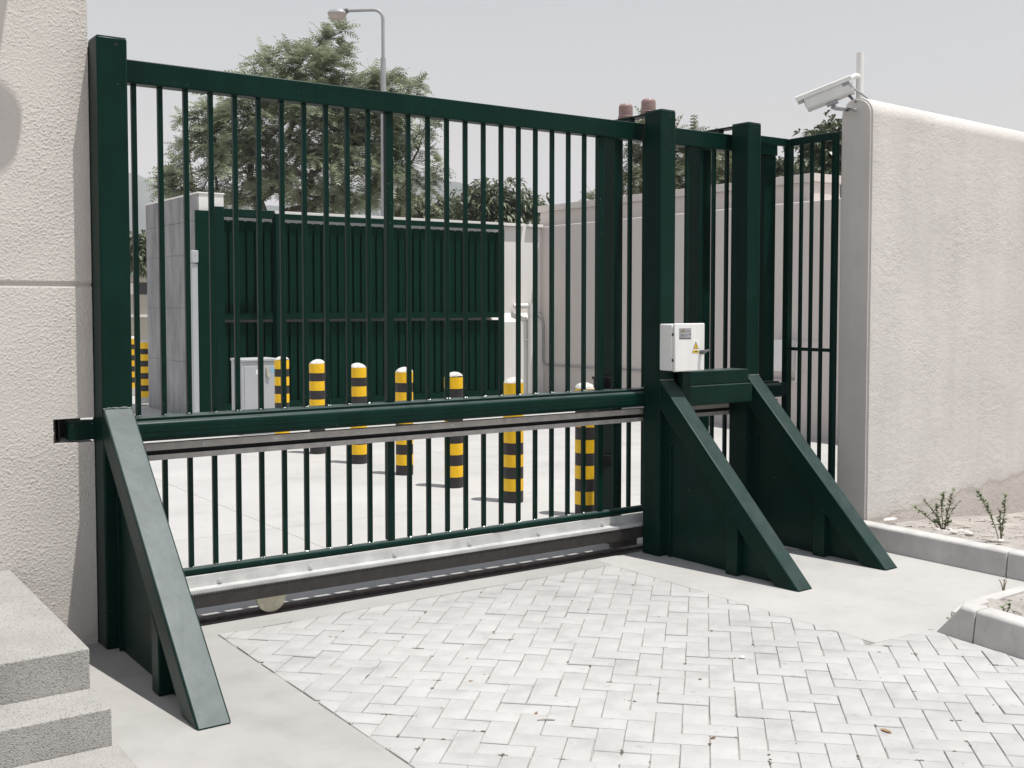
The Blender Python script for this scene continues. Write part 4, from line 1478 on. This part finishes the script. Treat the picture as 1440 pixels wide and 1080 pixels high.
for k in range(26):
    a, r = random.uniform(0, 2 * pi), 0.16 * sqrt(random.random())
    x, y = 6.47 + r * cos(a) * 0.9, 4.20 + r * sin(a) * 0.8
    s = random.uniform(0.010, 0.024)
    o = inst('pebble', random.choice(pm), None, (x, y, soil_z(x, y) + s * 0.5))
    o.scale = (s, s, s)
    o.rotation_euler = (random.uniform(-.4, .4), random.uniform(-.4, .4), random.uniform(0, 6))
    tag(o, 'white pebble in the heap at the foot of the bushy weed', 'pebble', 'white pebbles heaped by the weed')
for (x, y, z, sx, sy, sz, lab) in ((6.37, 4.615, 0.150, .075, .03, .012, 'flat white stone lying by the wall corner behind the kerb'),
                                   (6.345, 3.80, 0.150, .028, .02, .016, 'small white stone lying left of the tall weed')):
    o = inst('white_stone', pm[1], None, (x, y, z))
    o.scale = (sx, sy, sz)
    tag(o, lab, 'stone')
gv = MB()
rnd = random.Random(4)
for k in range(900):
    if k < 520:
        x, y = rnd.uniform(6.22, 9.5), rnd.uniform(3.0, 4.75)
        if y > 4.66 + (x - 6.2) * 0.0875:
            continue
    else:
        x, y = rnd.uniform(4.88, 6.04), rnd.uniform(2.2, 3.26)
    s = rnd.uniform(0.003, 0.009)
    sub = pebble_mb(s, rnd)
    z = soil_z(x, y) + 0.018 * mnoise.noise(Vector((x * 2.2, y * 2.2, 0)))
    gv.add([(q[0] + x, q[1] + y, q[2] + z + s * 0.3) for q in sub.v], sub.f)
obj('gravel', gv, 'soil', kind='stuff')
lt = MB()
for k in range(210):
    if k < 130:
        x, y = rnd.uniform(6.22, 8.5), rnd.uniform(3.2, 4.7)
    else:
        x, y = rnd.uniform(4.88, 6.04), rnd.uniform(2.3, 3.26)
    if y > 4.66 + (x - 6.2) * 0.0875 and x > 6:
        continue
    z = soil_z(x, y) + 0.018 * mnoise.noise(Vector((x * 2.2, y * 2.2, 0))) + 0.006
    a, ln = rnd.uniform(0, 6.28), rnd.uniform(0.02, 0.09)
    d = Vector((cos(a), sin(a), rnd.uniform(-.05, .1))) * ln
    q = Vector((x, y, z))
    lt.tube([q, q + d * .5 + Vector((rnd.uniform(-.006, .006), rnd.uniform(-.006, .006), .002)), q + d], rnd.choice((.0008, .001, .0013, .002)), 4)
obj('twig_litter', lt, 'twig', kind='stuff')


def leaf_mb(s):
    return MB().add([(-s, 0, 0.001), (-s * .3, s * .38, 0.006), (s * .5, s * .30, 0.004), (s, 0, 0.009), (s * .4, -s * .34, 0.003), (-s * .35, -s * .36, 0.008), (0.0, 0, 0.002)],
                    [(0, 6, 1), (1, 6, 2), (2, 6, 3), (3, 6, 4), (4, 6, 5), (5, 6, 0)])


lf = [mesh_of('dry_leaf', leaf_mb(1.0), 'dry_leaf')]
spots = [((1246, 1028), 0.028, 'curled brown dry leaf alone on the paving near the bottom right'),
         ((1003, 1038), 0.016, 'small brown dry leaf on the paving near the bottom centre'),
         ((662, 958), 0.012, 'tiny brown leaf scrap lying on a paver joint at left centre'),
         ((754, 1003), 0.014, 'brown leaf scrap on the paving beside the pale twig'),
         ((339, 961 - 250), 0.0, '')]


def gp(u, v, z=0.0):
    d = R_ * ((u - U0) / FPX) - U_ * ((v - V0) / FPX) + F_
    return Vector((0, 0, HC)) + d * ((z - HC) / d.z)


for (uv, s, lab) in spots:
    if not s:
        continue
    q = gp(*uv)
    o = inst('dry_leaf', lf[0], None, (q.x, q.y, 0.003))
    o.scale = (s, s, s)
    o.rotation_euler = (0, 0, random.uniform(0, 6))
    tag(o, lab, 'leaf', 'dry leaves on the paving')
q = gp(769, 1013)
o = obj('pale_twig', MB().tube([q + Vector((-.03, .02, .004)), q + Vector((0, .004, .006)), q + Vector((.02, -.012, .005)), q + Vector((.026, -.02, .004))], [0.003, 0.006, 0.005, 0.002], 6), 'pebble', org=q)
tag(o, 'pale broken twig lying across two pavers at the bottom centre', 'twig')
q = gp(1043, 926)
o = inst('pale_stone', pm[0], None, (q.x, q.y, 0.006))
o.scale = (0.012, 0.012, 0.012)
tag(o, 'white stone chip on the paving in front of the braces', 'stone')
# debris along the joints
jb_ = MB()
for k in range(130):
    u, v = rnd.uniform(330, 1440), rnd.uniform(800, 1078)
    q = gp(u, v)
    if not (1.9 < q.x < 4.7 and q.y < 5.1):
        continue
    # snap to a joint line
    pp, rr = (q.x + q.y) / SQ, (q.x - q.y) / SQ
    if rnd.random() < .5:
        rr = R0 + round((rr - R0) / A_) * A_
    else:
        pp = P0 + round((pp - P0) / A_) * A_
    x, y = pr2xy(pp, rr)
    if not (1.9 < x < 4.37 or y < 3.2):
        continue
    s = rnd.choice([.0015, .002, .002, .003, .0045])
    sub = pebble_mb(s, rnd)
    jb_.add([(a[0] * 1.8 + x, a[1] * 1.4 + y, a[2] * .8 + 0.0005) for a in sub.v], sub.f)
obj('joint_debris', jb_, 'twig', kind='stuff')

# ------------------------------------------------------------------ haze
hz = bpy.data.materials.new('haze_air')
hz.use_nodes = True
hn = hz.node_tree
hn.nodes.clear()
ho_ = hn.nodes.new('ShaderNodeOutputMaterial')
pv = hn.nodes.new('ShaderNodeVolumePrincipled')
pv.inputs['Color'].default_value = (0.86, 0.885, 1.0, 1)
pv.inputs['Density'].default_value = HAZE
pv.inputs['Anisotropy'].default_value = 0.0
hn.links.new(pv.outputs[0], ho_.inputs['Volume'])
hb_ = obj('haze', bx(-2600, 2600, -2600, 2600, -2.9, 215), hz, kind='stuff')

# clumps of dirt and moss gathered where joints meet
rnd = random.Random(12)
mc = MB()
for k in range(46):
    u, v = rnd.uniform(420, 1430), rnd.uniform(810, 1075)
    q = gp(u, v)
    pp = P0 + round(((q.x + q.y) / SQ - P0) / A_) * A_
    rr = R0 + round(((q.x - q.y) / SQ - R0) / A_) * A_
    x, y = pr2xy(pp, rr)
    if not (1.92 < x < 4.7 and y < 5.1 and (x < 4.36 or y < 3.2)):
        continue
    ax = rnd.choice((pi / 4, -pi / 4))
    for j in range(rnd.randint(4, 11)):
        t_ = rnd.gauss(0, 0.011)
        o_ = rnd.gauss(0, 0.0025)
        sub = pebble_mb(rnd.uniform(0.0018, 0.0048), rnd)
        cx_, cy_ = x + t_ * cos(ax) - o_ * sin(ax), y + t_ * sin(ax) + o_ * cos(ax)
        mc.add([(a[0] + cx_, a[1] + cy_, a[2] * 0.6 + 0.0006) for a in sub.v], sub.f)
obj('joint_moss', mc, 'moss', kind='stuff')
